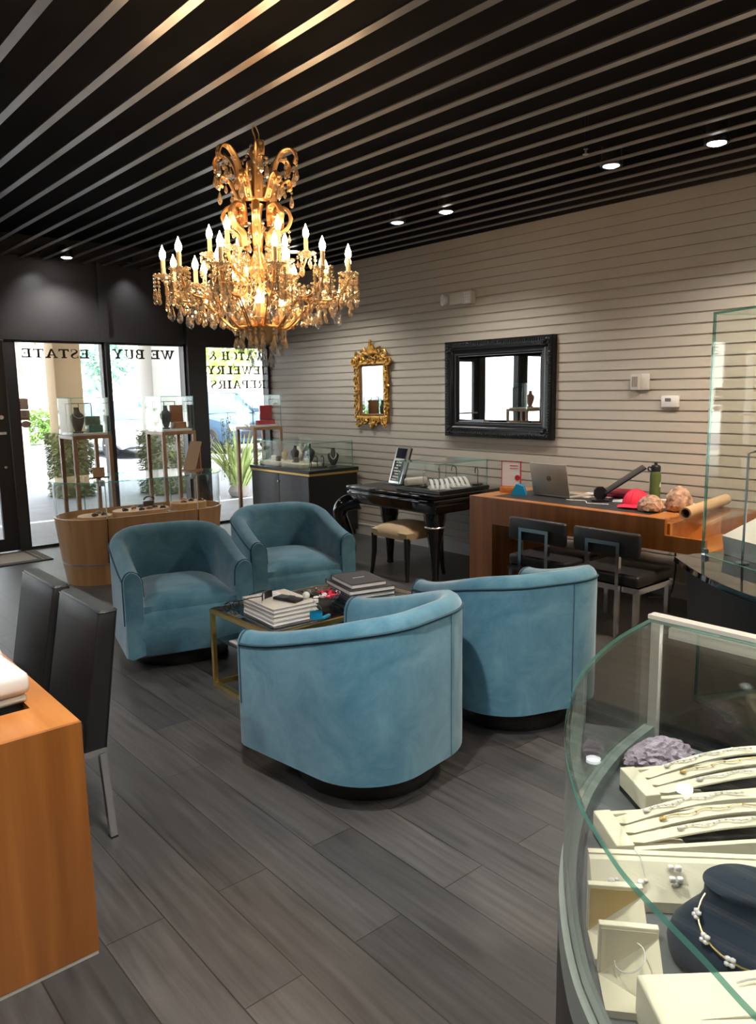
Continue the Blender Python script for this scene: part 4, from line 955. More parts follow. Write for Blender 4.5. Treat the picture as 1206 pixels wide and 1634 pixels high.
t = thing('red_case', 'red rounded fabric case lying behind the dark tablet stand', 'case', (5.02, 3.12, DZ+.0), R(-80)); MB().box((-.13, -.035, .001), (.13, .035, .07), .03, 4).build('body', M['red'], t); MB().tube([(-.11, -.036, .036), (.11, -.036, .036)], .003, 5).build('zip', M['dkplastic'], t)
t = thing('baseball_cap', 'bright red baseball cap lying on the dark desk top', 'cap', (4.735, 2.81, DZ), R(190))
mm = MB(); rows = []
for k in range(9):
    a_ = k/8*PI/2; rows.append([(.095*math.cos(a_)*math.cos(q*PI/12)*1.08, .09*math.cos(a_)*math.sin(q*PI/12), .012+.105*math.sin(a_)**.9*(1+.05*math.cos(q*PI/12))) for q in range(24)])
mm.grid(rows, False, True); mm.build('crown', M['hotred'], t, 60)
mm = MB(); rows = []
for k in range(6):
    s = k/5; rows.append([((.085+.085*s*math.sqrt(max(0, 1-(u*.92)**2)))*1, .095*u*(1-.06*s), .014+.012*(1-u*u)-.012*s) for u in [q/8-1 for q in range(17)]])
vs = mm.grid(rows); r2 = mm.grid([[(p.co.x, p.co.y, p.co.z-.003) for p in row] for row in vs]); mm.build('brim', M['hotred'], t, 60)
MB().ball((0, 0, .119), .007).build('button', M['hotred'], t)
mm = MB()
for k in range(6): mm.tube([(.096*1.07*math.cos(a_)*math.cos(k*PI/3), .091*math.cos(a_)*math.sin(k*PI/3), .0125+.106*math.sin(a_)**.9*(1+.05*math.cos(k*PI/3))) for a_ in [q*PI/16 for q in range(9)]], .0018, 4)
mm.build('seam', M['red'], t)
t = thing('flask', 'olive green steel flask with a black carry lid near the wall', 'bottle', (5.07, 2.865, DZ), R(160))
MB().lathe([(.001, 0), (.036, 0), (.038, .006), (.038, .185), (.034, .205), (.03, .212), (.001, .213)], 28).build('body', M['olive'], t)
MB().lathe([(.001, .212), (.033, .212), (.034, .22), (.034, .245), (.028, .255), (.012, .26), (.012, .275), (.001, .278)], 24).build('lid', M['dkplastic'], t)
MB().tube(crv([(.03, 0, .235), (.06, 0, .245), (.068, 0, .23), (.05, 0, .215), (.036, 0, .215)], 16), .006, 6).build('carry_loop', M['dkplastic'], t)
mm = MB(); mm.prism([(-.008, .10), (.008, .10), (.011, .112), (0, .138), (-.011, .112)], 0, .0015, lambda a, b, h: ((.0382+h)*math.cos(PI/2+.4+a/.038), (.0382+h)*math.sin(PI/2+.4+a/.038), b)); mm.build('drop_logo', M['paper'], t)
def rock(name, label, lc, sz, mt, sub=3, jit=.1):
    mm = MB(); mm.ball((0, 0, 0), 1, (1, 1, 1), sub, jit)
    lo = min(v.co.z for v in mm.bm.verts)
    for v in mm.bm.verts:
        v.co.z = max(v.co.z, -.72)
        v.co = Vector((v.co.x*sz[0]*(1-.22*v.co.z), v.co.y*sz[1]*(1-.22*v.co.z), (v.co.z+.72)*sz[2]/1.72))
    o = mm.build(name, M[mt], None, 25); o.location = lc; tag(o, label, 'rock'); return o
rock('mineral_rock', 'low rough pink and white mineral rock at the desk edge by the red cap', (4.60, 2.625, DZ), (.075, .085, .11), 'pinkrock')
rock('mineral_rock', 'tall pointed pink mineral rock beside the kraft paper tube', (4.73, 2.50, DZ), (.075, .085, .165), 'pinkrock')
t = thing('paper_tube', 'kraft cardboard tube lying across the desk end', 'tube', (4.84, 2.36, DZ+.039), R(8))
mm = MB(); rows = [[(x_, r_*math.cos(q*PI/12), r_*math.sin(q*PI/12)) for q in range(24)] for x_, r_ in ((-.40, .028), (-.40, .037), (.36, .037), (.36, .028), (-.40, .028))]; mm.grid(rows, False, True); mm.build('tube', M['kraft'], t, 40)
for k, (x_, y_, a_, b_, r_) in enumerate([(4.98, 2.60, .1, .14, 20), (5.0, 2.9, .1, .14, -15), (4.92, 3.42, .09, .13, 10), (4.90, 2.98, .06, .1, 30), (5.02, 3.30, .1, .14, 5)]):
    o = MB().box((-a_, -b_, 0), (a_, b_, .004)).build('paper_sheet', M['paper'], None, smooth=0); o.location = (x_, y_, DZ+.0005+.0045*k*0); o.rotation_euler = (0, 0, R(r_))
    tag(o, ['loose white papers behind the tall pink rock', 'loose white paper behind the red cap', 'loose white paper to the right of the silver laptop', 'white folded note in front of the red fabric case', 'loose white paper behind the silver laptop'][k], 'paper')
o = MB().lathe([(.001, 0), (.03, 0), (.03, .05), (.026, .052), (.001, .05)], 20).build('candle_jar', M['offwhite']); o.location = (4.83, 2.66, DZ); tag(o, 'small cream candle jar between the two pink rocks', 'jar')
o = MB().lathe([(.001, 0), (.034, 0), (.036, .02), (.03, .035), (.001, .04)], 20).build('tape_roll', M['dkplastic']); o.location = (4.86, 2.735, DZ+.0); tag(o, 'dark round tape roll behind the cream candle jar', 'tape')
o = MB().tube(crv([(4.66, 3.33, DZ+.004), (4.70, 3.2, DZ+.003), (4.62, 3.12, DZ+.003), (4.66, 2.98, DZ+.004)], 30), .0035, 6).build('charging_cable', M['paper']); tag(o, 'white cable lying on the desk in front of the dark tablet', 'cable')
o = MB().tube(crv([(XW-.03, 2.78, .62), (XW-.028, 2.785, .40), (XW-.03, 2.775, .2), (XW-.07, 2.8, .01), (5.1, 2.9, .008)], 30), .007, 6).build('power_cord', M['dkplastic']); tag(o, 'black power cord hanging down the slatted wall under the desk', 'cord')
o = MB().box((-.16, -.12, 0), (.16, .12, .2), .05, 3).build('bag', M['leather']); o.location = (4.99, 2.33, .001); tag(o, 'black bag on the floor under the end of the wall desk', 'bag')

# ------------------------------------------------------------------ framed mirrors and wall fittings (wall plane x = XW, facing -x)
def rectpath(y0, y1, z0, z1): return [(y0, z0), (y1, z0), (y1, z1), (y0, z1)]
def rectframe(mm, secs):
    """secs: list of (inset, depth) rings of a rectangle"""
    (y0, y1, z0, z1) = mm.rect; rows = []
    for ins, dep in secs:
        rows.append([(-dep, a, b) for a, b in rectpath(y0+ins, y1-ins, z0+ins, z1-ins)])
    mm.grid(rows, False, True)
yc, zc = (3.895+5.127)/2, (1.127+1.989)/2
t = thing('wall_mirror', 'wide mirror in a deep black carved frame on the slatted wall', 'mirror', (XW-.0005, yc, zc))
hy_, hz_ = (5.127-3.895)/2, (1.989-1.127)/2
mm = MB(); mm.rect = (-hy_, hy_, -hz_, hz_); rectframe(mm, [(0, 0), (0, .05), (.012, .062), (.03, .066), (.05, .06), (.062, .052), (.075, .05), (.085, .042), (.11, .03), (.122, .03), (.13, .022), (.135, .006), (.135, 0)]); mm.build('frame', M['blackgilt'], t, 30)
mm = MB()
def along(n, ins):
    y0, y1, z0, z1 = -hy_+ins, hy_-ins, -hz_+ins, hz_-ins; per = 2*(y1-y0+z1-z0)
    for k in range(n):
        s = k/n*per
        if s < y1-y0: yield y0+s, z0, 0
        elif s < y1-y0+z1-z0: yield y1, z0+s-(y1-y0), 1
        elif s < 2*(y1-y0)+z1-z0: yield y1-(s-(y1-y0)-(z1-z0)), z1, 0
        else: yield y0, z1-(s-2*(y1-y0)-(z1-z0)), 1
for y_, z_, q in along(170, .03): mm.ball((-.064, y_, z_), .012, (.7, .55 if q == 0 else 1.3, 1.3 if q == 0 else .55), 1, .15)
for y_, z_, q in along(120, .058): mm.ball((-.055, y_, z_), .005, (1, 1, 1), 1)
for sy in (-1, 1):
    for sz in (-1, 1):
        for k in range(5): mm.ball((-.062, sy*(hy_-.035-.03*(k % 3)), sz*(hz_-.035-.025*(k//2))), .02, (.6, 1, .8), 1, .2)
mm.build('carving', M['blackgilt'], t, 60)
mm = MB(); mm.rect = (-hy_+.134, hy_-.134, -hz_+.134, hz_-.134); rectframe(mm, [(0, .008), (.022, .0125)]); y0, y1, z0, z1 = mm.rect
mm.raw([(-.0125, y0+.022, z0+.022), (-.0125, y1-.022, z0+.022), (-.0125, y1-.022, z1-.022), (-.0125, y0+.022, z1-.022)], [(0, 1, 2, 3)]); mm.build('mirror_glass', M['mirror'], t, 0)
# gilt mirror
yc, zc = 6.225, 1.565
t = thing('gilt_mirror', 'small upright mirror in a carved gilt frame with pointed crest', 'mirror', (XW-.0005, yc, zc))
mm = MB(); mm.rect = (-.255, .255, -.325, .325); rectframe(mm, [(0, 0), (0, .02), (.03, .035), (.055, .03), (.068, .015), (.068, 0)]); mm.build('frame', M['giltwood'], t, 40)
mm = MB(); mm.rect = (-.19, .19, -.258, .258); rectframe(mm, [(0, .03), (.0, .018), (.012, .012)]); mm.build('inner_moulding', M['pedwood'], t, 0)
mm = MB(); mm.raw([(-.01, -.187, -.255), (-.01, .187, -.255), (-.01, .187, .255), (-.01, -.187, .255)], [(0, 1, 2, 3)]); mm.build('mirror_glass', M['mirror'], t, 0)
mm = MB()
def scroll(y_, z_, r_, a0, turns, w=.012):
    P_ = []
    for k in range(18):
        s = k/17; rr_ = r_*(1-.75*s); an = a0+turns*2*PI*s; P_.append((-.03-.012*s, y_+rr_*math.cos(an), z_+rr_*math.sin(an)))
    mm.tube(P_, [w*(1-.5*k/17) for k in range(18)], 6)
for k in range(14):
    z_ = -.3+k*.046
    for s in (-1, 1):
        scroll(s*(.235+.02*(k % 2)), z_, .034, k*1.3, s*.9); mm.ball((-.035, s*.265, z_+.02), .016, (.6, .8, 1.3), 1, .25)
for k in range(11):
    y_ = -.23+k*.046
    scroll(y_, -.315-.02*(k % 2), .034, k*1.7, .9 if k % 2 else -.9); scroll(y_, .31+.02*(k % 2), .034, k*1.1, -.9)
for s in (-1, 1):
    scroll(s*.28, .30, .05, 0 if s < 0 else PI, s*1.2, .015); scroll(s*.21, .36, .05, 1, -s*1.1, .014); scroll(s*.13, .395, .045, 2, s*1.2, .013); scroll(s*.23, -.36, .035, 2, s, .013)
    for k in range(6): mm.ball((-.035, s*(.1+.03*k), .39-.014*k), .02, (.6, 1.1, .8), 1, .25)
mm.ball((-.03, 0, -.375), .03, (.6, .9, 1.3), 2, .1); mm.ball((-.03, 0, -.35), .035, (.6, 1.6, .7), 2, .1)
mm.build('scrollwork', M['giltwood'], t, 50)
mm = MB(); rows = []
for k in range(9):
    s = k/8; rows.append([(-.02-.03*math.sin(PI*(q/8))*(1-.3*s)-.008*(q % 2), (q/8-.5)*2*(.105*(1-s)+.035*s), .375+.135*s+.0*q-.012*abs(q-4)*s) for q in range(9)])
vs = mm.grid(rows); mm.tube([(-.035, (q/8-.5)*.24, .375+.012*math.sin(q)) for q in range(9)], .016, 6); mm.ball((-.035, 0, .505), .02, (.8, 1.2, .8), 1); mm.build('crest', M['giltwood'], t, 40)
# emergency light
t = thing('emergency_light', 'white twin emergency light high on the slatted wall', 'emergency light', (XW-.0005, 4.95, 2.37))
MB().box((-.05, -.09, -.05), (0, .12, .06), .01).build('housing', M['offwhite'], t)
MB().lathe([(.001, 0), (.045, .0), (.055, .03), (.052, .045), (.001, .06)], 24, M=Matrix.Translation((-.05, .15, -.0)) @ Matrix.Rotation(R(-90), 4, 'Y') @ Matrix.Rotation(R(-25), 4, 'X')).build('round_lamp', M['white'], t)
lo = MB().box((-.07, -.165, -.055), (0, -.055, .055), .006).build('square_lamp', M['offwhite'], t)
mm = MB(); [mm.box((-.073, -.155+.024*i, -.045+.024*j), (-.0695, -.137+.024*i, -.027+.024*j)) for i in range(4) for j in range(4)]; mm.build('lens_cell', M['paper'], lo, smooth=0)
t = thing('wall_controller', 'pale grey wall control with a lifted cover, above the white thermostat', 'control', (XW-.0005, 3.12, 1.59))
MB().box((-.02, -.065, -.06), (0, .03, .06), .004).build('housing', M['offwhite'], t); MB().box((-.045, .0, -.06), (-.015, .07, .058), .004).build('cover', M['base'], t); MB().box((-.047, .012, -.035), (-.0445, .058, .04)).build('display', M['mat_grey'], t, smooth=0)
t = thing('thermostat', 'small white thermostat with a dark screen on the slatted wall', 'thermostat', (XW-.0005, 2.88, 1.445))
MB().box((-.028, -.068, -.042), (0, .068, .042), .008).build('housing', M['white'], t); MB().box((-.0295, -.01, .0), (-.0275, .035, .024)).build('screen', M['deck'], t, smooth=0)

# ------------------------------------------------------------------ curved showcase at the right, close to us
CV = [(1.79, 1.0), (1.60, .975), (1.41, .925), (1.265, .865), (1.11, .775), (1.0, .693), (.905, .605), (.845, .53), (.80, .465), (.765, .395), (.735, .33), (.70, .26), (.668, .17), (.648, .08), (.635, -.02), (.632, -.15)]
CS = [(p.x, p.y) for p in crv([(a, b, 0) for a, b in CV], 75)]
def offs(path, d):
    out = []
    for i, p in enumerate(path):
        a = Vector(path[max(i-1, 0)]); b = Vector(path[min(i+1, len(path)-1)]); tg = (b-a).normalized(); out.append((p[0]+tg.y*d*-1*-1, p[1]-tg.x*d))
    return out
# path runs so that +d offsets outwards
_t = offs(CS, .05)
if (Vector(_t[30])-Vector((1.8, 0))).length < (Vector(CS[30])-Vector((1.8, 0))).length: SG = -1
else: SG = 1
def oc(d): return offs(CS, SG*d)
XB = 1.80
t = thing('curved_showcase', 'curved glass showcase full of jewellery trays, closest to us at the right', 'showcase', (1.3, .4, 0))
def W(mm): 
    for v in mm.bm.verts: v.co -= Vector((1.3, .4, 0))
    return mm
def loftc(d0, z0, d1, z1, name, mt, back=XB):
    mm = MB(); a = oc(d0)+[(back, -.15)]; b = oc(d1)+[(back, -.15)]
    loft(mm, [(a, z0), (b, z1)]); return W(mm).build(name, M[mt], t, 30)
loftc(-.05, 0, -.05, .08, 'toe_kick', 'plinth'); loftc(.012, .08, .012, .60, 'body', 'satinblack'); loftc(.0, .60, .0, .638, 'deck', 'deck')
def strip(d0, d1, z0, z1, name, mats, path_end=None):
    a, b = oc(d0), oc(d1); mm = MB()
    mm.grid([[(p[0], p[1], z0) for p in a], [(p[0], p[1], z1) for p in a], [(p[0], p[1], z1) for p in b], [(p[0], p[1], z0) for p in b]], True, False)
    return W(mm).build(name, mats, t, 30)
M['rail'] = plain('grey_green_rail', (.2, .24, .23), .35, .2); M['trimsilver'] = plain('pale_silver_trim', (.5, .5, .46), .35, .3)
strip(.012, .0, .60, .664, 'bottom_rail', M['rail'])
strip(-.001, -.018, .6385, .668, 'inner_rail', M['rail'])
strip(.006, -.0005, .6645, .9445, 'curved_glass', M['topglass'])
mm = MB(); poly = oc(.008)+[(XB, -.15)]; loft(mm, [(poly, .945), (poly, .955)])
for f in mm.bm.faces:
    f.normal_update()
    if abs(f.normal.z) < .5: f.material_index = 1
W(mm).build('glass_top', [M['topglass'], M['edge']], t, 30)
mm = MB(); mm.box((XB-.022, .975, .6385), (XB+.003, 1.0, .944)); W(mm).build('corner_post', M['trimsilver'], t, smooth=0)
mm = MB(); mm.box((XB-.018, -.15, .9555), (XB+.014, 1.012, .966)); mm.box((XB+.0005, -.15, .92), (XB+.014, 1.012, .9555)); W(mm).build('top_rail', M['trimsilver'], t, smooth=0)
M['smoked'] = glass('rear_glass', (.32, .36, .36), .06)
mm = MB(); mm.box((XB-.006, -.15, .6385), (XB-.0005, .974, .944)); W(mm).build('sliding_glass', M['smoked'], t, smooth=0)
mm = MB(); mm.box((XB-.024, -.1, .918), (XB-.021, .95, .9445)); mm.box((XB-.021, -.1, .9415), (XB-.0065, .95, .9445)); W(mm).build('led_channel', M['trimsilver'], t, smooth=0)
mm = MB(); mm.box((XB-.0205, -.1, .936), (XB-.0075, .94, .941)); W(mm).build('led_strip', M['led'], t, smooth=0)
DK = .6385
def ramp(label, tl, ang, L_, W_, h, nsl=3):
    """bracelet ramp; origin at far left top corner, u to the right, v towards us"""
    t = thing('bracelet_ramp', label, 'display stand', (tl[0], tl[1], DK), R(ang))
    # local: +x along u, -y towards us
    MB().box((0, -W_, 0), (L_, 0, .012), .001, 1).build('dark_base', M['plinth'], t, smooth=0)
    mm = MB(); mm.box((0, -W_, .012), (.035, 0, h), .0015, 1); mm.box((.035, -.012, .012), (L_, 0, h-.004)); mm.box((.035, -W_, .012), (L_, -W_+.012, h-.012)); mm.build('frame', M['linen'], t, 30)
    sw = (W_-.026)/nsl
    for s in range(nsl):
        y1 = -.014-sw*s; y0 = y1-sw+.010; mm = MB(); Q = 14; dz_ = .010-.009*s
        top = [(.034+(L_-.04)*q/Q, h-.012+(.036+dz_)*math.sin(PI*min(1, q/Q*.62))) for q in range(Q+1)]
        mm.grid([[(a, y1, b) for a, b in top], [(a, y0, b-.005) for a, b in top], [(a, y0, b-.009) for a, b in top], [(a, y1, b-.004) for a, b in top]], True, False); mm.build('slat', M['linen'], t, 40)
        # wedge of linen where the slat meets the frame
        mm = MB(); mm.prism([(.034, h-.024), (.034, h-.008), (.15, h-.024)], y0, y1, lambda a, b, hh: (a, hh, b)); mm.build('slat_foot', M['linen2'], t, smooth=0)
        br = MB(); P_ = [(.10+.02*s+(L_-.16)*q/30, (y0+y1)/2+.004*math.sin(q*.6), h-.009+(.036+dz_)*math.sin(PI*min(1, ((.10+.02*s+(L_-.16)*q/30-.034)/(L_-.04))*.62))) for q in range(31)]
        br.tube(P_, .0012, 4)
        for q in range(0, 31, 2 if s != 1 else 5): br.ball(P_[q], .003 if s else .0035, (1, 1, .7), 1)
        br.ball(P_[0], .006, (1.4, 1, .6), 1)
        o = br.build('bracelet', M['gold' if s == 1 else 'mint'], None, 60); o.matrix_world = Matrix.Translation((tl[0], tl[1], DK)) @ Matrix.Rotation(R(ang), 4, 'Z')
        tag(o, ['silver beaded bracelet on the top slat of ', 'thin gold bracelet on the middle slat of ', 'silver beaded bracelet on the lowest slat of '][s]+('the far bracelet ramp' if 'far' in label else 'the second bracelet ramp'), 'bracelet')
    return t
ramp('sand linen bracelet ramp with three slats, far one beside the amethyst', (1.475, .892), -33, .36, .125, .055)
ramp('sand linen bracelet ramp with three slats, second one from the amethyst', (1.275, .828), -36, .36, .125, .055)
t2 = thing('pendant_bar', 'long slanted sand linen bar holding pendants behind the navy bust', 'display stand', (1.122, .738, DK), R(-46))
mm = MB(); mm.prism([(0, 0), (-.062, 0), (-.062, .02), (-.022, .072), (-.01, .076), (0, .072)], .0, .36, lambda a, b, h: (h, a, b)); mm.build('body', M['linen'], t2, 20)
mm = MB(); mm.box((.0, -.012, .0755), (.36, .001, .0785)); mm.build('ridge', M['linen'], t2, smooth=0)
bm4 = Matrix.Translation((1.122, .738, DK)) @ Matrix.Rotation(R(-46), 4, 'Z')
for k, (x_, lab) in enumerate(((.035, 'round silver pendant nearest the curved glass on the slanted bar'), (.085, 'second round silver pendant with cord on the slanted bar'), (.145, 'square clover silver pendant on the slanted bar by the bust'), (.20, 'green stone pendant on the slanted bar behind the bust'))):
    mm = MB(); mm.ball((x_, -.045, .046), .0068, (1, 1, .8), 2, .04); mm.ball((x_+.010, -.043, .048), .0045, (1, 1, .7), 1)
    if k == 2: [mm.box((x_-.012+.013*i, -.052+.012*j, .05+.014*j), (x_-.001+.013*i, -.042+.012*j, .06+.014*j), .003) for i in range(2) for j in range(2)]
    if k == 1: mm.tube([(x_+.008, -.042, .054), (x_+.004, -.02, .078), (x_-.002, .0, .079)], .001, 4)
    o = mm.build('pendant', M['green_leather' if k == 3 else 'mint'], None, 60); o.matrix_world = bm4; tag(o, lab, 'pendant')
o = MB().box((.04, -.06, .028), (.062, -.052, .05)).build('price_tag', M['paper'], None, smooth=0); o.matrix_world = bm4; tag(o, 'tiny white price tag under the first pendant on the slanted bar', 'tag')
def tent(label, tl, ang, w, d, h, back):
    t = thing('tent_stand', label, 'display stand', (tl[0], tl[1], DK), R(ang))
    mm = MB(); mm.prism([(.0, h), (-.006, h), (-.012, h-.006), (-d, 0), (-d+.012, 0), (-.002, h-.016)], 0, w, lambda a, b, hh: (hh, a, b)); mm.build('front_slope', M['linen'], t, 20)
    mm = MB(); mm.prism([(0, h-.002), (-.006, h-.002), (-.012, 0), (0, 0)], 0, w, lambda a, b, hh: (hh, a, b)); mm.build('back_board', M[back], t, smooth=0)
    return t
def wedge(label, tl, ang, w, d, h, gold):
    """wedge seen from its high end: side cheeks and a sloping linen face"""
    t = thing('wedge_stand', label, 'display stand', (tl[0], tl[1], DK), R(ang))
    mm = MB(); mm.box((0, -.012, 0), (w, 0, h), .001, 1); mm.build('back_board', M['linen'], t, smooth=0)
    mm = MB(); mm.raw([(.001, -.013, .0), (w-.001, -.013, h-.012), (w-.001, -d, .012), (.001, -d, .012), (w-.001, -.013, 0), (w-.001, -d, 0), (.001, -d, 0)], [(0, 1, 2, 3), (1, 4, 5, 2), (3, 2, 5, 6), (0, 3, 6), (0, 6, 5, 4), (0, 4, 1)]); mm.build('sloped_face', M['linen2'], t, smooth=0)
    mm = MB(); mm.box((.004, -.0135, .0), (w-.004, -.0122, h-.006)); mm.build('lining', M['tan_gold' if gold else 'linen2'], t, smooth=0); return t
wedge('linen wedge stand with an ochre lining, next to the slanted pendant bar', (1.035, .68), -48, .09, .095, .085, True)
wedge('linen wedge stand with a fine chain, between the ochre one and us', (.965, .612), -50, .09, .1, .085, False)
o = MB().tube([(.972+.02*math.cos(q*2*PI/24)+.03*math.sin(q*2*PI/24)*.4, .56+.03*math.sin(q*2*PI/24), DK+.045+.02*math.cos(q*2*PI/24+.8)) for q in range(24)], .0012, 5, True).build('fine_chain', M['mint']); tag(o, 'fine silver chain looped on the plain linen wedge stand', 'chain')
ramp3 = thing('bracelet_ramp', 'sand linen ramp at the frame bottom in front of the navy bust', 'display stand', (.922, .519, DK), R(-39))
MB().box((0, -.13, 0), (.38, 0, .07), .002, 1).build('block', M['linen'], ramp3); mm = MB(); mm.raw([(.055, -.012, .0705), (.37, -.012, .098), (.37, -.085, .088), (.055, -.085, .0705), (.37, -.012, .0705), (.37, -.085, .0705)], [(0, 1, 2, 3), (3, 2, 5), (0, 4, 1), (1, 4, 5, 2)]); mm.build('raised_flap', M['linen'], ramp3, smooth=0)
o = MB().tube([(.13+.2*q/12, -.035+.004*math.sin(q), .0805+.0165*q/12) for q in range(13)], .0016, 5).build('bracelet', M['mint'], None); o.matrix_world = Matrix.Translation((.922, .519, DK)) @ Matrix.Rotation(R(-39), 4, 'Z'); tag(o, 'silver bracelet on the raised flap of the ramp at the frame bottom', 'bracelet')
# navy bust with clover necklace
t = thing('necklace_bust', 'navy velvet necklace bust with a white clover necklace in the curved showcase', 'bust', (1.15, .462, DK), R(-50))
mm = MB(); rows = []
for r_, z_, yo in [(.10, 0, 0), (.112, .01, 0), (.115, .028, 0), (.108, .05, .002), (.09, .07, .006), (.07, .088, .012), (.06, .104, .018), (.058, .122, .022), (.061, .128, .024), (.054, .134, .024), (.001, .137, .024)]:
    rows.append([(r_*1.12*math.cos(q*PI/18), r_*.92*math.sin(q*PI/18)+yo, z_) for q in range(36)])
vs = mm.grid(rows, False, True); mm._face(vs[0][::-1]); mm.build('body', M['navy'], t, 60)
nk = []
for q in range(25):
    s = q/24; an = -PI*.5-1.75+3.5*s; zz = .056+.055*abs(2*s-1)**1.6; rb = .11-.05*abs(2*s-1)**1.5
    nk.append((rb*1.12*math.cos(an), rb*.95*math.sin(an)+.004, zz))
w_ = Matrix.Translation((1.15, .462, DK)) @ Matrix.Rotation(R(-50), 4, 'Z')
t.scale = (.92, .92, .95); nt_ = thing('clover_necklace', 'gold chain necklace with white clover charms on the navy bust', 'necklace', (1.15, .462, DK), R(-50))
nt_.scale = (.92, .92, .95); MB().tube(nk, .0016, 6).build('chain', M['gold'], nt_)
for q in range(3, 24, 3):
    p = Vector(nk[q]); n_ = Vector((p.x, p.y, .04)).normalized(); mm = MB()
    sd = Vector((-n_.y, n_.x, 0)).normalized(); up = n_.cross(sd)
    for i in range(4): mm.ball(p+n_*.003+(sd*math.cos(PI/4+i*PI/2)+up*math.sin(PI/4+i*PI/2))*.0055, .0055, (1, 1, .8), 1)
    mm.build('clover_charm', M['mint'], nt_, 60)
rock('amethyst', 'long purple amethyst cluster at the back corner of the curved showcase', (1.64, .885, DK), (.085, .045, .075), 'amethyst', 4, .1).rotation_euler = (0, 0, R(-30))

# ------------------------------------------------------------------ tall glass case behind it
P0 = Vector((3.53, 1.74)); d1 = Vector((-.457, -.889)); d2 = Vector((.889, -.457))
t = thing('tall_showcase', 'tall clear glass case on a curved black lacquer base', 'showcase', (P0.x, P0.y, 0), math.atan2(d1.y, d1.x))
# local +x along d1, local +y = -left normal ; d2 in local:
lx_ = lambda s, o: (s, o)
dl = Vector((d2.x*d1.x+d2.y*d1.y, -d2.x*d1.y+d2.y*d1.x)); sy_ = 1 if dl.y > 0 else -1    # d2 -> local (0, sy_)
def TL(s, o, z): return (s, sy_*o, z)                    # o>0 away from us
LG, DG, ZB, ZT2 = 1.25, .5, .75, 1.885
def tallbox(nm, s0, s1, o0, o1, z0, z1, mt, par=None):
    mm = MB(); mm.box(TL(s0, o0, z0), TL(s1, o1, z1)); return mm.build(nm, M[mt], par or t, smooth=0)
def tpane(nm, s0, s1, o0, o1, z0, z1): return pane(nm, TL(s0, min(o0, o1), z0), TL(s1, max(o0, o1), z1), t)
tpane('glass_front', 0, LG, 0, .01, ZB+.001, ZT2-.01); tpane('glass_back', 0, LG, DG-.01, DG, ZB+.001, ZT2-.01)
tpane('glass_end', 0, .01, .0105, DG-.0105, ZB+.001, ZT2-.01); tpane('glass_end', LG-.01, LG, .0105, DG-.0105, ZB+.001, ZT2-.01); tpane('glass_top', 0, LG, 0, DG, ZT2-.0095, ZT2)
def rimo(s): return .125+.155*math.sin(PI*min(1, max(0, s+.05)/1.42))
def outline(k, d): 
    pts = [TL(-.02+(LG+.06)*q/24, -(rimo(-.02+(LG+.06)*q/24)*k-d), 0)[:2] for q in range(25)]
    return pts+[TL(LG+.04, DG+.03, 0)[:2], TL(-.02, DG+.03, 0)[:2]]
mm = MB(); loft(mm, [(outline(1, .02), ZB-.045), (outline(1, 0), ZB-.03), (outline(1, .004), ZB-.006), (outline(.1, 0), ZB)]); mm.build('black_top', M['lacquer'], t, 30)
mm = MB(); loft(mm, [(outline(.35, .05), .0), (outline(.55, .04), .35), (outline(.9, .05), ZB-.046)]); mm.build('base', M['satinblack'], t, 30)
for s in (.02, LG-.02): tallbox('glass_clamp', s-.012, s+.012, -.004, .016, ZB+.001, ZB+.03, 'chrome')
def tworld(s, o, z): q = P0+d1*s+d2*o; return (q.x, q.y, z)
rzt = math.atan2(d1.y, d1.x)
for k, (s, o_, l_, w_, h_, lab) in enumerate(((.285, .275, .5, .35, .085, 'white slanted display block closer to the desk in the tall glass case'), (.9, .275, .5, .35, .085, 'white slanted display block further along in the tall glass case'))):
    a, b = l_/2, w_/2; F = lambda x_, o2, z_: (x_, sy_*o2, z_)
    mm = MB(); mm.raw([F(-a, -b, 0), F(a, -b, 0), F(a, b, 0), F(-a, b, 0), F(-a*1.03, -b*1.06, .09), F(a*1.03, -b*1.06, .09), F(a*1.03, b, .235), F(-a*1.03, b, .235)], [(0, 1, 2, 3), (4, 5, 6, 7), (0, 1, 5, 4), (1, 2, 6, 5), (2, 3, 7, 6), (3, 0, 4, 7)])
    o = mm.build('display_block', M['white'], None, smooth=0); o.location = tworld(s, o_, ZB+.0015); o.rotation_euler = (0, 0, rzt); tag(o, lab, 'display stand')
t = thing('necklace_stand', 'tall thin chrome necklace post with bent arm in the tall glass case', 'stand', tworld(.23, .046, ZB+.001), rzt)
MB().cyl((0, 0, 0), (0, 0, .006), .03).build('base', M['chrome'], t); MB().tube([(0, 0, .006), (0, 0, .50), (.05, 0, .515), (.16, 0, .50)], .006, 8).build('post', M['chrome'], t)
for k in range(4):
    t = thing('earring_stand', ['small clear earring stand next to the chrome post in the tall case', 'second small clear earring stand on the white block', 'third small clear earring stand on the white block', 'clear earring stand furthest from the chrome post'][k], 'stand', tworld(.10+.09*k, .3, ZB+.193), rzt)
    MB().box((-.015, -.015, 0), (.015, .015, .006)).build('base', M['crystal_clear'], t, smooth=0); MB().tube([(0, 0, .006), (0, 0, .09), (-.02, 0, .1), (-.02, 0, .05)], .006, 6).build('arm', M['crystal_clear'], t)

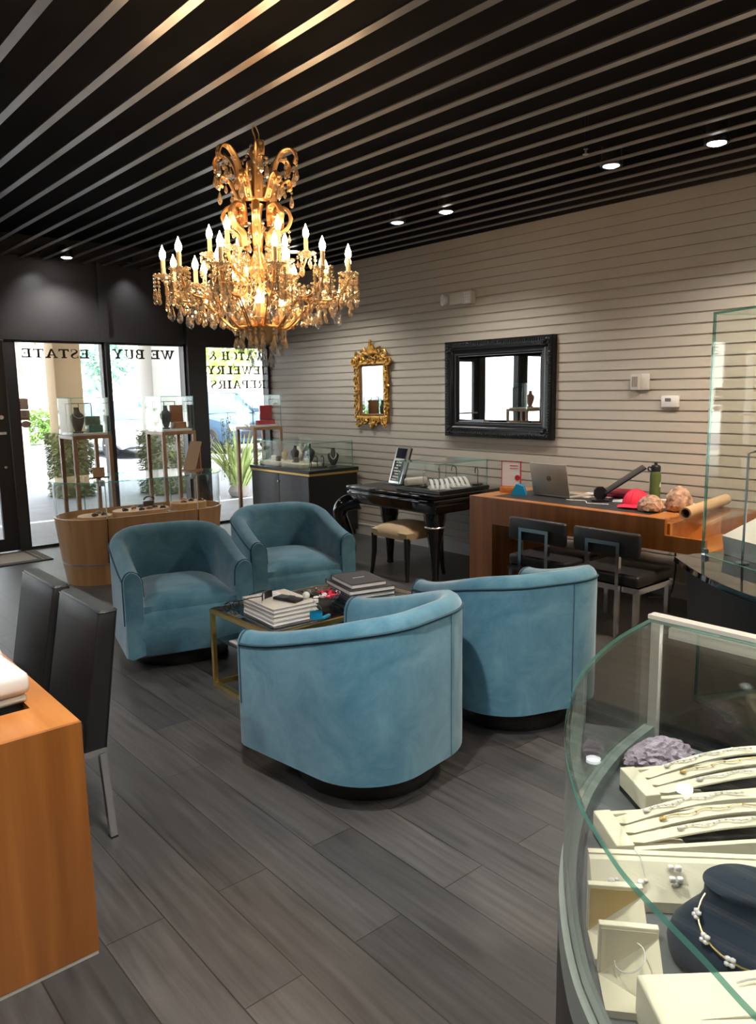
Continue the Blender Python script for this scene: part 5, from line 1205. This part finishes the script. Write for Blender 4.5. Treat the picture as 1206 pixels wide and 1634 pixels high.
# ------------------------------------------------------------------ chandelier
KX, KY = 2.245, 3.562
ch = thing('chandelier', 'large gilt crystal chandelier with candle bulbs hanging over the coffee table', 'chandelier', (KX, KY, 0))
mm = MB(); mm.lathe([(.012, 2.80), (.022, 2.79), (.03, 2.76), (.016, 2.73), (.02, 2.70), (.03, 2.66), (.018, 2.62), (.03, 2.56), (.05, 2.535), (.03, 2.50), (.022, 2.44), (.04, 2.40), (.03, 2.34), (.022, 2.28), (.05, 2.22), (.06, 2.18), (.03, 2.14), (.022, 2.05), (.04, 1.98), (.05, 1.94), (.03, 1.90)], 20)
mm.build('stem', M['brass'], ch, 60)
mm = MB(); mm.tube(crv([(0, 0, 2.80), (.008, 0, 2.84), (-.004, .004, 2.88), (.002, 0, 2.90)], 12), .004, 6); mm.tube(crv([(.02, 0, 2.8), (.03, .0, 2.86), (.012, 0, 2.90)], 12), .003, 6); mm.build('hanging_wire', M['brass'], ch)
mm = MB(); mm.lathe([(.088, 2.515), (.095, 2.525), (.095, 2.535), (.085, 2.54), (.08, 2.53), (.084, 2.515)], 32); mm.build('crown_ring', M['brass'], ch, 60)
mm = MB(); mm.lathe([(.12, 1.885), (.126, 1.893), (.118, 1.9), (.112, 1.893), (.12, 1.885)], 32); mm.lathe([(.001, 1.80), (.03, 1.803), (.075, 1.835), (.085, 1.87), (.118, 1.887), (.11, 1.895), (.001, 1.895)], 32); mm.build('bowl', M['brass'], ch, 50)
# crystal pieces: one mesh each, shared by all copies
def drop_mesh(name, l, w, beads, mt):
    mm = MB(); z = 0
    for k in range(beads): mm.ball((0, 0, z-.009), .0085, (1, 1, 1), 1); z -= .019
    mm.lathe([(.001, z-.002), (w*.35, z-.012), (w*.75, z-l*.45), (w, z-l*.68), (w*.72, z-l*.88), (.001, z-l)], 8)
    o = mm.build(name, M[mt], None, 0); me = o.data; bpy.data.objects.remove(o); return me
D_long = drop_mesh('crystal_drop', .068, .0135, 2, 'crystal'); D_clear = drop_mesh('crystal_drop', .08, .0175, 3, 'crystal_clear'); D_short = drop_mesh('crystal_drop', .045, .010, 1, 'crystal'); D_str = drop_mesh('crystal_drop', .045, .012, 5, 'crystal')
MASS = bmesh.new()
def mass(me, p):
    n0 = len(MASS.verts); MASS.from_mesh(me); MASS.verts.ensure_lookup_table()
    for v in MASS.verts[n0:]: v.co += Vector(p)
def put(me, parent, p, rz=0, nm='crystal_drop'):
    o = bpy.data.objects.new(nm, me); C.objects.link(o); o.parent = parent; o.location = p; o.rotation_euler = (0, 0, rz); return o
def pol(r, a, z): return (r*math.cos(a), r*math.sin(a), z)
def mk(mesh_builder, name, mt, sm=50):
    o = mesh_builder.build(name, M[mt], None, sm); me = o.data; bpy.data.objects.remove(o); return me
mm = MB(); mm.lathe([(.001, -.012), (.012, -.012), (.016, -.004), (.03, .0), (.043, .008), (.046, .016), (.04, .012), (.018, .006), (.001, .006)], 16)
for q in range(10): mm.ball((.046*math.cos(q*PI/5), .046*math.sin(q*PI/5), .016), .009, (1, 1, .8), 1)
BOB = mk(mm, 'bobeche', 'crystal')
mm = MB(); mm.lathe([(.001, 0), (.0125, 0), (.0125, .008), (.0115, .01), (.0115, .085), (.001, .085)], 12); CAN = mk(mm, 'candle', 'candle')
mm = MB(); mm.lathe([(.001, 0), (.008, 0), (.012, .008), (.0165, .022), (.0155, .036), (.009, .052), (.004, .064), (.001, .074)], 12); BUL = mk(mm, 'bulb', 'bulb', 80)
def arm(profile, a, r=.0075, twin=True):
    """profile (r,z) list; twisted gilt arm with beads, its cup, candle and bulb as sub-parts"""
    mm = MB(); P_ = crv([pol(r_, a, z_) for r_, z_ in profile], 30)
    sd = Vector((-math.sin(a), math.cos(a), 0))
    mm.tube([p+sd*.006 for p in P_], r*.7, 6); mm.tube([p-sd*.006 for p in P_], r*.7, 6)
    for p in P_[3:-2:4]: mm.ball(p-Vector((0, 0, .012)), .0095, (1, 1, 1), 1)
    return mm.build('arm', M['brass'], ch, 60)
def candle_arm(profile, a, drops):
    o = arm(profile, a); r_, z_ = profile[-1]
    put(BOB, o, pol(r_, a, z_+.012), 0, 'bobeche'); put(CAN, o, pol(r_, a, z_+.018), 0, 'candle'); put(BUL, o, pol(r_, a, z_+.100), 0, 'bulb')
    for me, dr, da, dz in drops: put(me, o, pol(r_+dr, a+da/r_, z_+dz), rnd.uniform(0, 3))
    return o
LO = [(.05, 1.905), (.14, 1.885), (.22, 1.95), (.30, 2.02), (.38, 2.02), (.45, 2.05), (.485, 2.12)]
for k in range(12):
    a = k*PI/6+.12
    candle_arm(LO, a, [(D_str, .045, 0, .02), (D_clear, -.07, .0, -.075), (D_long, -.16, .0, -.11)])
    for q in range(7):
        an = q*2*PI/7; mass(D_str if q % 2 else D_long, pol(.485+.046*math.cos(an), a+.046*math.sin(an)/.485, 2.14-.02*rnd.random()))
    for q in range(9): mass(D_short, pol(.46-.035*q, a+.03*math.sin(q*2), 2.06-.1*math.sin(PI*q/9)+.02*rnd.random()))
    for q in range(6): mass(D_short, pol(.2+.04*q, a+PI/12+.05*math.sin(q*3), 2.10-.03*rnd.random()))
MID = [(.04, 2.14), (.12, 2.06), (.2, 2.03), (.27, 2.05), (.33, 2.09)]
for k in range(6):
    a = k*PI/3+.38
    candle_arm(MID, a, [(D_long, .045, 0, .02)])
    for q in range(6): an = q*PI/3; mass(D_long if q % 2 else D_str, pol(.33+.045*math.cos(an), a+.045*math.sin(an)/.33, 2.10))
    for q in range(6): mass(D_short, pol(.30-.04*q, a, 2.07-.02*q*rnd.random()))
UP = [(.03, 2.19), (.08, 2.12), (.15, 2.13), (.22, 2.18), (.25, 2.245)]
for k in range(6):
    a = k*PI/3+.05-.72
    candle_arm(UP, a, [(D_long, .045, 0, .02)])
    for q in range(6): an = q*PI/3; mass(D_short if q % 2 else D_long, pol(.25+.045*math.cos(an), a+.045*math.sin(an)/.25, 2.26))
    for q in range(5): mass(D_short, pol(.06+.035*q, a+PI/6, 2.30-.03*q*rnd.random()))
    for q in range(8): mass(D_short, pol(.07+.02*(q % 3), a+q*.13, 2.42-.05*q))
for k in range(3):
    a = k*2*PI/3-2.2
    candle_arm([(.03, 1.9), (.07, 1.89), (.12, 1.905)], a, [])
# crown scrolls
def scr(profile, a, n, rr_=.0095):
    mm = MB(); P_ = crv([pol(r_, a, z_) for r_, z_ in profile], 34); sd = Vector((-math.sin(a), math.cos(a), 0)); m_ = len(P_)
    for s in (-1, 0, 1): mm.tube([p+sd*.012*s for p in P_], [rr_*(1.15-.55*i/m_) for i in range(m_)], 6)
    for p in P_[2::5]: mm.ball(p, .014, (1, 1, 1), 1)
    return mm.build(n, M['brass'], ch, 60)
for k in range(6):
    a = k*PI/3+.1
    o = scr([(.085, 2.53), (.10, 2.60), (.10, 2.66), (.12, 2.72), (.16, 2.765), (.205, 2.765), (.225, 2.73), (.215, 2.70)], a, 'crown_scroll')
    put(D_long, o, pol(.225, a, 2.72)); put(D_long, o, pol(.20, a+.15, 2.70)); put(D_short, o, pol(.18, a-.15, 2.73))
    o = scr([(.085, 2.53), (.11, 2.57), (.135, 2.62), (.17, 2.64), (.185, 2.61), (.165, 2.59)], a+PI/6, 'crown_scroll', .0075)
    put(D_long, o, pol(.185, a+PI/6, 2.61)); put(D_short, o, pol(.155, a+PI/6+.12, 2.62))
    bs = MB()
    for q in range(8): t_ = q/7; bs.ball(pol(.02+.11*t_, a, 2.80-.06*math.sin(PI*t_*.9)-.05*t_), .0085, (1, 1, 1), 1)
    bs.build('bead_string', M['crystal'], ch, 60)
for k in range(8):
    a = k*PI/4+.2
    o = scr([(.085, 2.30), (.10, 2.36), (.155, 2.40), (.175, 2.45), (.15, 2.495), (.105, 2.49), (.095, 2.455), (.12, 2.44)], a, 'basket_scroll')
    put(D_short, o, pol(.12, a, 2.44)); put(D_short, o, pol(.165, a, 2.39))
    mm = MB(); mm.tube([pol(.088, a, 2.52), pol(.086, a, 2.47), pol(.085, a, 2.42)], .011, 6); mm.build('strap', M['brass'], ch)
# swags of beads between the lower cups, and a hanging net of strings
for k in range(12):
    a0 = k*PI/6+.12; bs = MB()
    for q in range(1, 12):
        t_ = q/12; a = a0+PI/6*t_; bs.ball(pol(.475, a, 2.125-.085*math.sin(PI*t_)), .0085, (1, 1, 1), 1)
    for q in range(12):
        t_ = q/12; r_ = .46-.30*t_; bs.ball(pol(r_, a0+PI/12, 2.10-.07*math.sin(PI*t_)+.06*t_), .008, (1, 1, 1), 1)
    bs.build('bead_swag', M['crystal'], ch, 60)
    put(D_clear if k % 2 else D_long, ch, pol(.475, a0+PI/12, 2.045)); put(D_long, ch, pol(.31, a0+PI/12, 2.03))
for k in range(12):
    put(D_clear if k % 3 == 0 else D_long, ch, pol(.125, k*PI/6, 1.885))
for k in range(6): put(D_clear, ch, pol(.06, k*PI/3+.2, 1.82))
for k in range(40): mass(D_short if k % 2 else D_long, pol(rnd.uniform(.06, .17), k*2.4, rnd.uniform(1.93, 2.3)))
for k in range(26): mass(D_short, pol(rnd.uniform(.1, .2), k*2.4, rnd.uniform(2.6, 2.72)))
for k in range(18): mass(D_long if k % 2 else D_short, pol(.105+.03*(k % 2), k*PI/9+.1, 1.885))
_me = bpy.data.meshes.new('small_crystals'); MASS.to_mesh(_me); MASS.free(); _me.materials.append(M['crystal']); _o = put(_me, ch, (0, 0, 0), 0, 'small_crystals'); _o['kind'] = 'stuff'
mm = MB(); mm.ball((0, 0, 1.765), .03, (1, 1, 1), 2); mm.ball((0, 0, 1.73), .02, (1, 1, .8), 1); mm.build('finial', M['crystal_clear'], ch, 0)

# ------------------------------------------------------------------ ceiling fittings
def spot(name, lc, e, size=120, blend=.7, col=(1, .96, .9), rad=.05, aim=None):
    l = bpy.data.lights.new(name, 'SPOT'); l.energy = e; l.spot_size = R(size); l.spot_blend = blend; l.color = col; l.shadow_soft_size = rad
    o = bpy.data.objects.new(name, l); C.objects.link(o); o.location = lc
    if aim: o.rotation_euler = (Vector(aim)-Vector(lc)).to_track_quat('-Z', 'Y').to_euler()
    return o
def downlight(label, lc, mt='down', tilt=(0, 0)):
    t = thing('downlight', label, 'downlight', lc, 0, 'recessed downlights in the black ceiling')
    MB().lathe([(.05, -.004), (.066, -.006), (.068, .0), (.066, .03), (.05, .03), (.05, -.004)], 28).build('trim_ring', M['satinblack'], t)
    lm_ = Matrix.Rotation(tilt[0], 4, 'X') @ Matrix.Rotation(tilt[1], 4, 'Y')
    MB().lathe([(.001, -.016), (.03, -.013), (.05, -.005), (.05, .012), (.001, .012)], 24, M=lm_).build('lens', M[mt], t)
    MB().cyl((0, 0, .03), (0, 0, .11), .06).build('housing', M['satinblack'], t)
    return t
DLS = [((4.43, 2.215, 2.898), 'bright downlight nearest the tall glass case', 1), ((4.34, 2.83, 2.898), 'dim oval downlight second from the tall glass case', .3), ((4.40, 4.30, 2.898), 'bright downlight above the wide black mirror', 1), ((4.35, 4.80, 2.898), 'dim tilted downlight just past the bright one above the mirror', .3), ((2.78, 7.90, 2.898), 'bright downlight beside the black window header', .8),
       ((4.40, 6.35, 2.898), 'added downlight over the corner cabinet, unseen behind the chandelier bulbs', 1), ((4.36, 6.85, 2.898), 'added dim downlight furthest along the wall row, unseen behind the chandelier', .3)]  # both added, unseen, to brighten the window end of the slatted wall
for lc, lab, p in DLS:
    downlight(lab, lc, 'down' if p > .5 else 'downdim')
# washers close to the window header
for x_, lab in ((2.56, 'small spotlight washing the header panel nearest the door'), (3.49, 'small spotlight washing the header panel over the middle window')):
    t = thing('spotlight', lab, 'spotlight', (x_, 8.06, 2.935)); MB().cyl((0, 0, 0), (0, 0, .06), .03).build('housing', M['satinblack'], t); MB().lathe([(.024, -.001), (.034, -.001), (.034, .004), (.024, .004)], 24).build('trim_ring', M['satinblack'], t)
t = thing('sprinkler', 'small silver sprinkler head under the black ceiling slats', 'sprinkler', (3.945, 2.742, 2.9))
MB().cyl((0, 0, 0), (0, 0, .2), .008).build('pipe', M['satinblack'], t); MB().lathe([(.001, -.03), (.018, -.03), (.018, -.027), (.006, -.022), (.006, 0), (.014, .0), (.001, .002)], 16).build('head', M['silver'], t)

# ------------------------------------------------------------------ outside
GZ = -.03
o = MB().box((-30, YW+.165, GZ-.3), (60, 26.0, GZ)).build('pavement', M['pave'], None, smooth=0); struct(o)
o = MB().box((-30, 26.0, GZ-.3), (60, 70, GZ-.005)).build('ground', M['stuccow'], None, smooth=0); struct(o)
o = MB().box((-12, YW+.17, 3.3), (30, 12.7, 3.6)).build('canopy', M['stucco'], None, smooth=0); struct(o)
o = MB().box((-12, 12.2, 2.95), (30, 12.7, 3.299)).build('canopy_beam', M['stucco'], None, smooth=0); struct(o)
def ivy(label, c, r, z0, z1, n):
    mm = MB()
    for k in range(n):
        f = rnd.random(); a = rnd.uniform(0, 4)
        side = int(a); u = (a-side)*2-1; p = [(u, -1), (1, u), (u, 1), (-1, u)][side]
        mm.leaf(Vector((c[0]+p[0]*r*rnd.uniform(.95, 1.12), c[1]+p[1]*r*rnd.uniform(.95, 1.12), rnd.uniform(z0, z1))), rnd.uniform(.05, .09), .05, Vector((p[0]+rnd.uniform(-.5, .5), p[1]+rnd.uniform(-.5, .5), rnd.uniform(-.9, .3))), Vector((0, 0, 1)))
    return tag(mm.build('ivy', M['ivy'], None, smooth=0), label, 'ivy')
for (x_, y_, r_, mt, lab) in ((4.20, 12.45, .21, 'stucco', 1), (5.48, 11.75, .25, 'stuccow', 2), (8.3, 12.45, .24, 'stuccow', 3), (.9, 12.45, .24, 'stuccow', 4)):
    struct(MB().box((x_-r_, y_-r_, GZ), (x_+r_, y_+r_, 3.3), .02).build('pillar', M[mt], None))
ivy('climbing ivy round the foot of the tan pillar outside', (4.20, 12.45), .24, GZ, 1.0, 4200)
ivy('climbing ivy round the foot of the white pillar outside the middle window', (5.48, 11.75), .29, GZ, 1.0, 4200)
# strap leaved plant in front of the corner window
t = thing('strap_leaf_plant', 'spiky bright green strap leaf plant outside the corner window', 'plant', (6.02, 10.35, GZ))
for k in range(95):
    a = rnd.uniform(0, 2*PI); l_ = rnd.uniform(.85, 1.3); e = rnd.uniform(.3, 1.0); mm = MB()
    d = Vector((math.cos(a), math.sin(a), 0)); s_ = Vector((-d.y, d.x, 0)); rows = []
    for q in range(7):
        u = q/6; p = d*(.06+l_*.62*e*u**1.3)+Vector((0, 0, l_*(1.15*u-.62*e*u*u))); w_ = .028*(1-u)**.6+.001; rows.append([p+s_*w_, p+Vector((0, 0, -.008)), p-s_*w_])
    mm.grid(rows); mm.build('strap_leaf', M['grass'], t, 60)
MB().ball((0, 0, .1), .16, (1, 1, .9), 2, .1).build('crown_base', M['bark'], t)
mm = MB()
for k in range(8):
    x_, y_ = rnd.uniform(-.1, .08), rnd.uniform(-.05, .05); z_ = rnd.uniform(.95, 1.25); zb = rnd.uniform(.15, .8)
    mm.tube([(x_, y_, z_), (x_+.02, y_, (z_+zb)/2), (x_+.03*rnd.uniform(-1, 1), y_, zb)], .003, 4)
    for q in range(26):
        zz = z_+(zb-z_)*q/26; mm.leaf(Vector((x_+.02, y_, zz)), .04, .022, Vector((rnd.uniform(-1, 1), rnd.uniform(-1, 1), -.6)), Vector((0, 0, 1)))
o = mm.build('hanging_vine', M['ivy'], None, smooth=0); o.location = (4.95, 8.75, .15); tag(o, 'hanging green vine strands just outside the corner window', 'vine')
# hedge and trees beyond the parking
def leafball(mm, c, r, n, sz, sc=(1, 1, 1)):
    for k in range(n):
        v = Vector((rnd.gauss(0, 1), rnd.gauss(0, 1), rnd.gauss(0, 1))).normalized()*r*rnd.uniform(.55, 1.0)
        mm.leaf(Vector(c)+Vector((v.x*sc[0], v.y*sc[1], v.z*sc[2])), sz*rnd.uniform(.6, 1.3), sz*.6, v+Vector((rnd.uniform(-1, 1), rnd.uniform(-1, 1), rnd.uniform(-1.2, .4)))*r*.5, Vector((0, 0, 1)))
mm = MB()
for k in range(5200): mm.leaf(Vector((rnd.uniform(5.5, 14), rnd.uniform(26.2, 27.4), rnd.uniform(GZ, 1.0)+.12*rnd.random())), .2, .13, Vector((rnd.uniform(-1, 1), rnd.uniform(-1.5, .5), rnd.uniform(-.3, 1))), Vector((0, 0, 1)))
tag(mm.build('hedge', M['leaf'], None, smooth=0), 'low clipped green hedge across the car park behind the pillars', 'hedge')
mm = MB()
for k in range(1800): mm.leaf(Vector((rnd.uniform(-2.5, .8), rnd.uniform(13.2, 14.6), rnd.uniform(GZ, 1.2)+.15*rnd.random())), .16, .1, Vector((rnd.uniform(-1, 1), rnd.uniform(-1.5, .5), rnd.uniform(-.3, 1))), Vector((0, 0, 1)))
tag(mm.build('bush', M['leaf'], None, smooth=0), 'round green bush outside, seen in the black framed mirror', 'bush')
def tree(label, c, h, r, n, mt, sz=.35, lean=0, name='tree'):
    t = thing(name, label, 'tree', (c[0], c[1], GZ)); MB().tube(crv([(0, 0, 0), (lean*.4, 0, h*.4), (lean, 0, h)], 10), [.16-.08*k/10 for k in range(11)], 8).build('trunk', M['bark'], t)
    mm = MB()
    for q in range(7): leafball(mm, (lean+rnd.uniform(-r, r)*.6, rnd.uniform(-r, r)*.6, h+rnd.uniform(-.3, .5)*r), r*.6, n//7, sz)
    mm.build('foliage', M[mt], t, smooth=0)
tree('slender pale trunked tree with leaves at the top of the window by the door', (8.7, 27.8), 4.6, 1.5, 700, 'leaf', .4, .3)
tree('leafy branch tree hanging low at the left of the window by the door', (6.1, 21.5), 4.2, 1.2, 420, 'leaf', .28)
tree('far blue green tree framed in the middle window', (14.4, 38), 3.0, 1.7, 900, 'teal_leaf', .4)
tree('yellow green tree behind the slate blue car', (17.5, 30.5), 3.6, 1.7, 900, 'grass', .4)
t = thing('facade', 'pale building far across the car park with a blue window', 'building', (14, 58, GZ))
MB().box((-26, 0, 0), (26, 3, 6.4)).build('wall', M['brick'], t, smooth=0)
for x_ in (-14, -9, -4, 1.5, 8): MB().box((x_-.9, -.06, 1.6), (x_+.9, -.002, 3.6)).build('window', M['bluewin'], t, smooth=0)
MB().box((-26.2, -.3, 6.4), (26.2, 3.2, 6.8)).build('roof', M['stuccow'], t, smooth=0)
def car(label, lc, rz, mt, suv=0):
    """nose towards -y; length 4.5, width 1.8"""
    t = thing('car', label, 'car', lc, rz, 'cars parked nose in outside')
    hb, hr = .92+.12*suv, 1.45+.18*suv
    secs = [(-2.25, .70, .45, .62+.08*suv), (-2.2, .82, .32, .70+.1*suv), (-1.9, .88, .24, .80+.1*suv), (-1.0, .90, .22, hb-.03), (-.7, .90, .22, hb), (1.2, .90, .22, hb+.02), (1.9, .88, .25, hb), (2.15, .84, .34, hb-.06), (2.22, .74, .45, hb-.16)]
    rows = []
    for y_, w_, z0_, z1_ in secs:
        zs = [(w_*.86, z0_), (w_, z0_+.12), (w_, (z0_+z1_)/2+.05), (w_*.96, z1_-.06), (w_*.84, z1_), (w_*.4, z1_+.03), (0, z1_+.035)]
        rows.append([(a, y_, b) for a, b in zs]+[(-a, y_, b) for a, b in zs[-2::-1]])
    mm = MB(); vs = mm.grid(rows, False, True); mm._face(vs[0][::-1]); mm._face(vs[-1]); mm.build('body', M[mt], t, 40)
    cab = [(-.85, .82, hb-.01, hb+.01), (-.1, .70, hb-.02, hr-.06), (.3, .67, hb-.02, hr), (1.2, .66, hb-.02, hr-.02), (1.65+.3*suv, .66, hb-.02, hr-.12), (2.0+.1*suv, .8, hb-.02, hb+.01)]
    rows = [[(.82, y_, zb), (w_, y_, zt_-.05), (w_*.86, y_, zt_), (0, y_, zt_+.02), (-w_*.86, y_, zt_), (-w_, y_, zt_-.05), (-.82, y_, zb)] for y_, w_, zb, zt_ in cab]
    mm = MB(); mm.grid(rows); mm.build('cabin_glass', M['carglass'], t, 30)
    rf = MB(); rf.grid([[(w_*x_, y_, hr_+.012-.02*abs(x_)) for x_ in (-.88, -.5, 0, .5, .88)] for y_, w_, hr_ in ((-.0, .7, hr-.03), (.3, .67, hr+.008), (1.2, .66, hr-.01), (1.62+.3*suv, .66, hr-.1))])
    for s in (-1, 1):
        rf.tube([(s*.80, -.82, hb+.02), (s*.69, -.1, hr-.06), (s*.66, .3, hr-.03), (s*.65, 1.2, hr-.05), (s*.66, 1.65+.3*suv, hr-.14), (s*.8, 1.98+.1*suv, hb)], .035, 6); rf.tube([(s*.84, .35, hb), (s*.68, .42, hr-.04)], .03, 6)
    rf.build('roof', M[mt], t, 40)
    for y_ in (-1.4, 1.35):
        for s in (-1, 1):
            w_ = MB().lathe([(.2, -.1), (.31, -.1), (.335, -.07), (.335, .07), (.31, .1), (.2, .1)], 28, M=Matrix.Translation((s*.82, y_, .335)) @ Matrix.Rotation(R(90), 4, 'Y')).build('wheel', M['tyre'], t, 40)
            rm = MB(); rm.lathe([(.001, .07), (.05, .09), (.06, .06), (.18, .05), (.205, .095), (.215, .09), (.2, -.05), (.001, -.05)], 28, M=Matrix.Translation((s*.82, y_, .335)) @ Matrix.Rotation(R(90*s), 4, 'Y'))
            for q in range(5): rm.sqbar((s*.905, y_, .335), (s*.905, y_+.19*math.cos(q*2*PI/5), .335+.19*math.sin(q*2*PI/5)), .04, .03)
            rm.build('rim', M['silver'], w_, 40)
    for s in (-1, 1):
        MB().box((s*.45-.0, -2.26, .62), (s*.80, -2.05, .72+.06*suv), .03, 2).build('headlight', M['paper'], t)
        MB().box((s*.86, -.72, hb-.0), (s*1.03, -.6, hb+.13), .03, 2).build('wing_mirror', M[mt], t)
    MB().box((-.5, -2.275, .42), (.5, -2.2, .60), .02, 2).build('grille', M['dkplastic'], t)
    return t
car('silver car parked outside behind the pillars, seen through the middle window', (8.25, 20.6, GZ), R(3), 'carsilver')
car('slate blue car parked outside the corner window', (10.9, 19.9, GZ), R(0), 'carblue', 1)
car('grey car parked outside beyond the glass door', (3.7, 20.1, GZ), 0, 'cardark')
car('silver car outside further along, seen in the black framed mirror', (-4.5, 16.0, GZ), R(20), 'carsilver')

# ------------------------------------------------------------------ light
for (x_, y_, z_), lab, p in DLS: spot('downlight_beam', (x_, y_, 2.89), 95*p, 125, .8, (1, .95, .87), .05)
for x_ in (2.56, 3.49): spot('washer_beam', (x_, 8.06, 2.925), 9, 95, .9, (1, .97, .95), .02, (x_, 8.13, 2.0))
# the rest of the shop's downlights, further back
for k, (x_, y_) in enumerate([(4.42, 1.25), (4.42, -1.2), (2.6, .2), (.85, 1.5), (.8, .2), (-.9, .6), (-.9, 2.6), (-.9, 4.8), (.8, -1.4), (2.6, -1.6), (.6, 5.8), (2.5, -.6)]):
    downlight('bright downlight in the part of the ceiling above and behind the camera', (x_, y_, 2.898))
    warm = x_ > 4
    spot('downlight_beam', (x_, y_, 2.89), 310 if warm else (330 if y_ == 1.5 else 95), 140 if warm else (112 if y_ == 1.5 else 130), .8, (1, .72, .46) if warm else (1, .92, .82), .05)
sun = bpy.data.lights.new('sun', 'SUN'); sun.energy = 10.0; sun.angle = R(1); sun.color = (1, .96, .88)
so = bpy.data.objects.new('sun', sun); C.objects.link(so); so.rotation_euler = Vector((.25, .55, -1)).to_track_quat('-Z', 'Y').to_euler()
w = bpy.data.worlds.new('sky'); bpy.context.scene.world = w; w.use_nodes = True
nt = w.node_tree; bg = nt.nodes['Background']
sk = nt.nodes.new('ShaderNodeTexSky'); sk.sky_type = 'HOSEK_WILKIE'; sk.turbidity = 5; sk.ground_albedo = .5; sk.sun_direction = Vector((-.25, -.55, 1)).normalized()
mxs = nt.nodes.new('ShaderNodeMixRGB'); mxs.inputs['Fac'].default_value = .55; mxs.inputs['Color2'].default_value = (1.2, 1.25, 1.3, 1)
nt.links.new(sk.outputs['Color'], mxs.inputs['Color1']); nt.links.new(mxs.outputs['Color'], bg.inputs['Color']); bg.inputs['Strength'].default_value = 2.8

# ------------------------------------------------------------------ camera
cam = bpy.data.cameras.new('camera'); co = bpy.data.objects.new('camera', cam); C.objects.link(co)
F_ = 1222.0
Rw = ((0.759, -0.113, 0.641), (-0.651, -0.108, 0.752), (-0.015, -0.988, -0.156))      # rows: world axes in (right, down, forward)
import_cols = [Vector([Rw[i][0] for i in range(3)]), Vector([-Rw[i][1] for i in range(3)]), Vector([-Rw[i][2] for i in range(3)])]
rot = Matrix((import_cols[0], import_cols[1], import_cols[2])).transposed()
rot = rot.to_quaternion().normalized().to_matrix()
co.matrix_world = Matrix.Translation((0, 0, 1.55)) @ rot.to_4x4()
cam.sensor_fit = 'VERTICAL'; cam.sensor_height = 36; cam.lens = 36*F_/1634; cam.clip_start = .02; cam.clip_end = 300
sc = bpy.context.scene; sc.camera = co
sc.view_settings.view_transform = 'Standard'; sc.view_settings.look = 'None'; sc.view_settings.exposure = 1.2; sc.view_settings.gamma = 1
cy = sc.cycles; cy.use_denoising = True; cy.max_bounces = 14; cy.transparent_max_bounces = 40; cy.glossy_bounces = 6; cy.diffuse_bounces = 4; cy.caustics_reflective = False; cy.caustics_refractive = False; cy.sample_clamp_indirect = 6
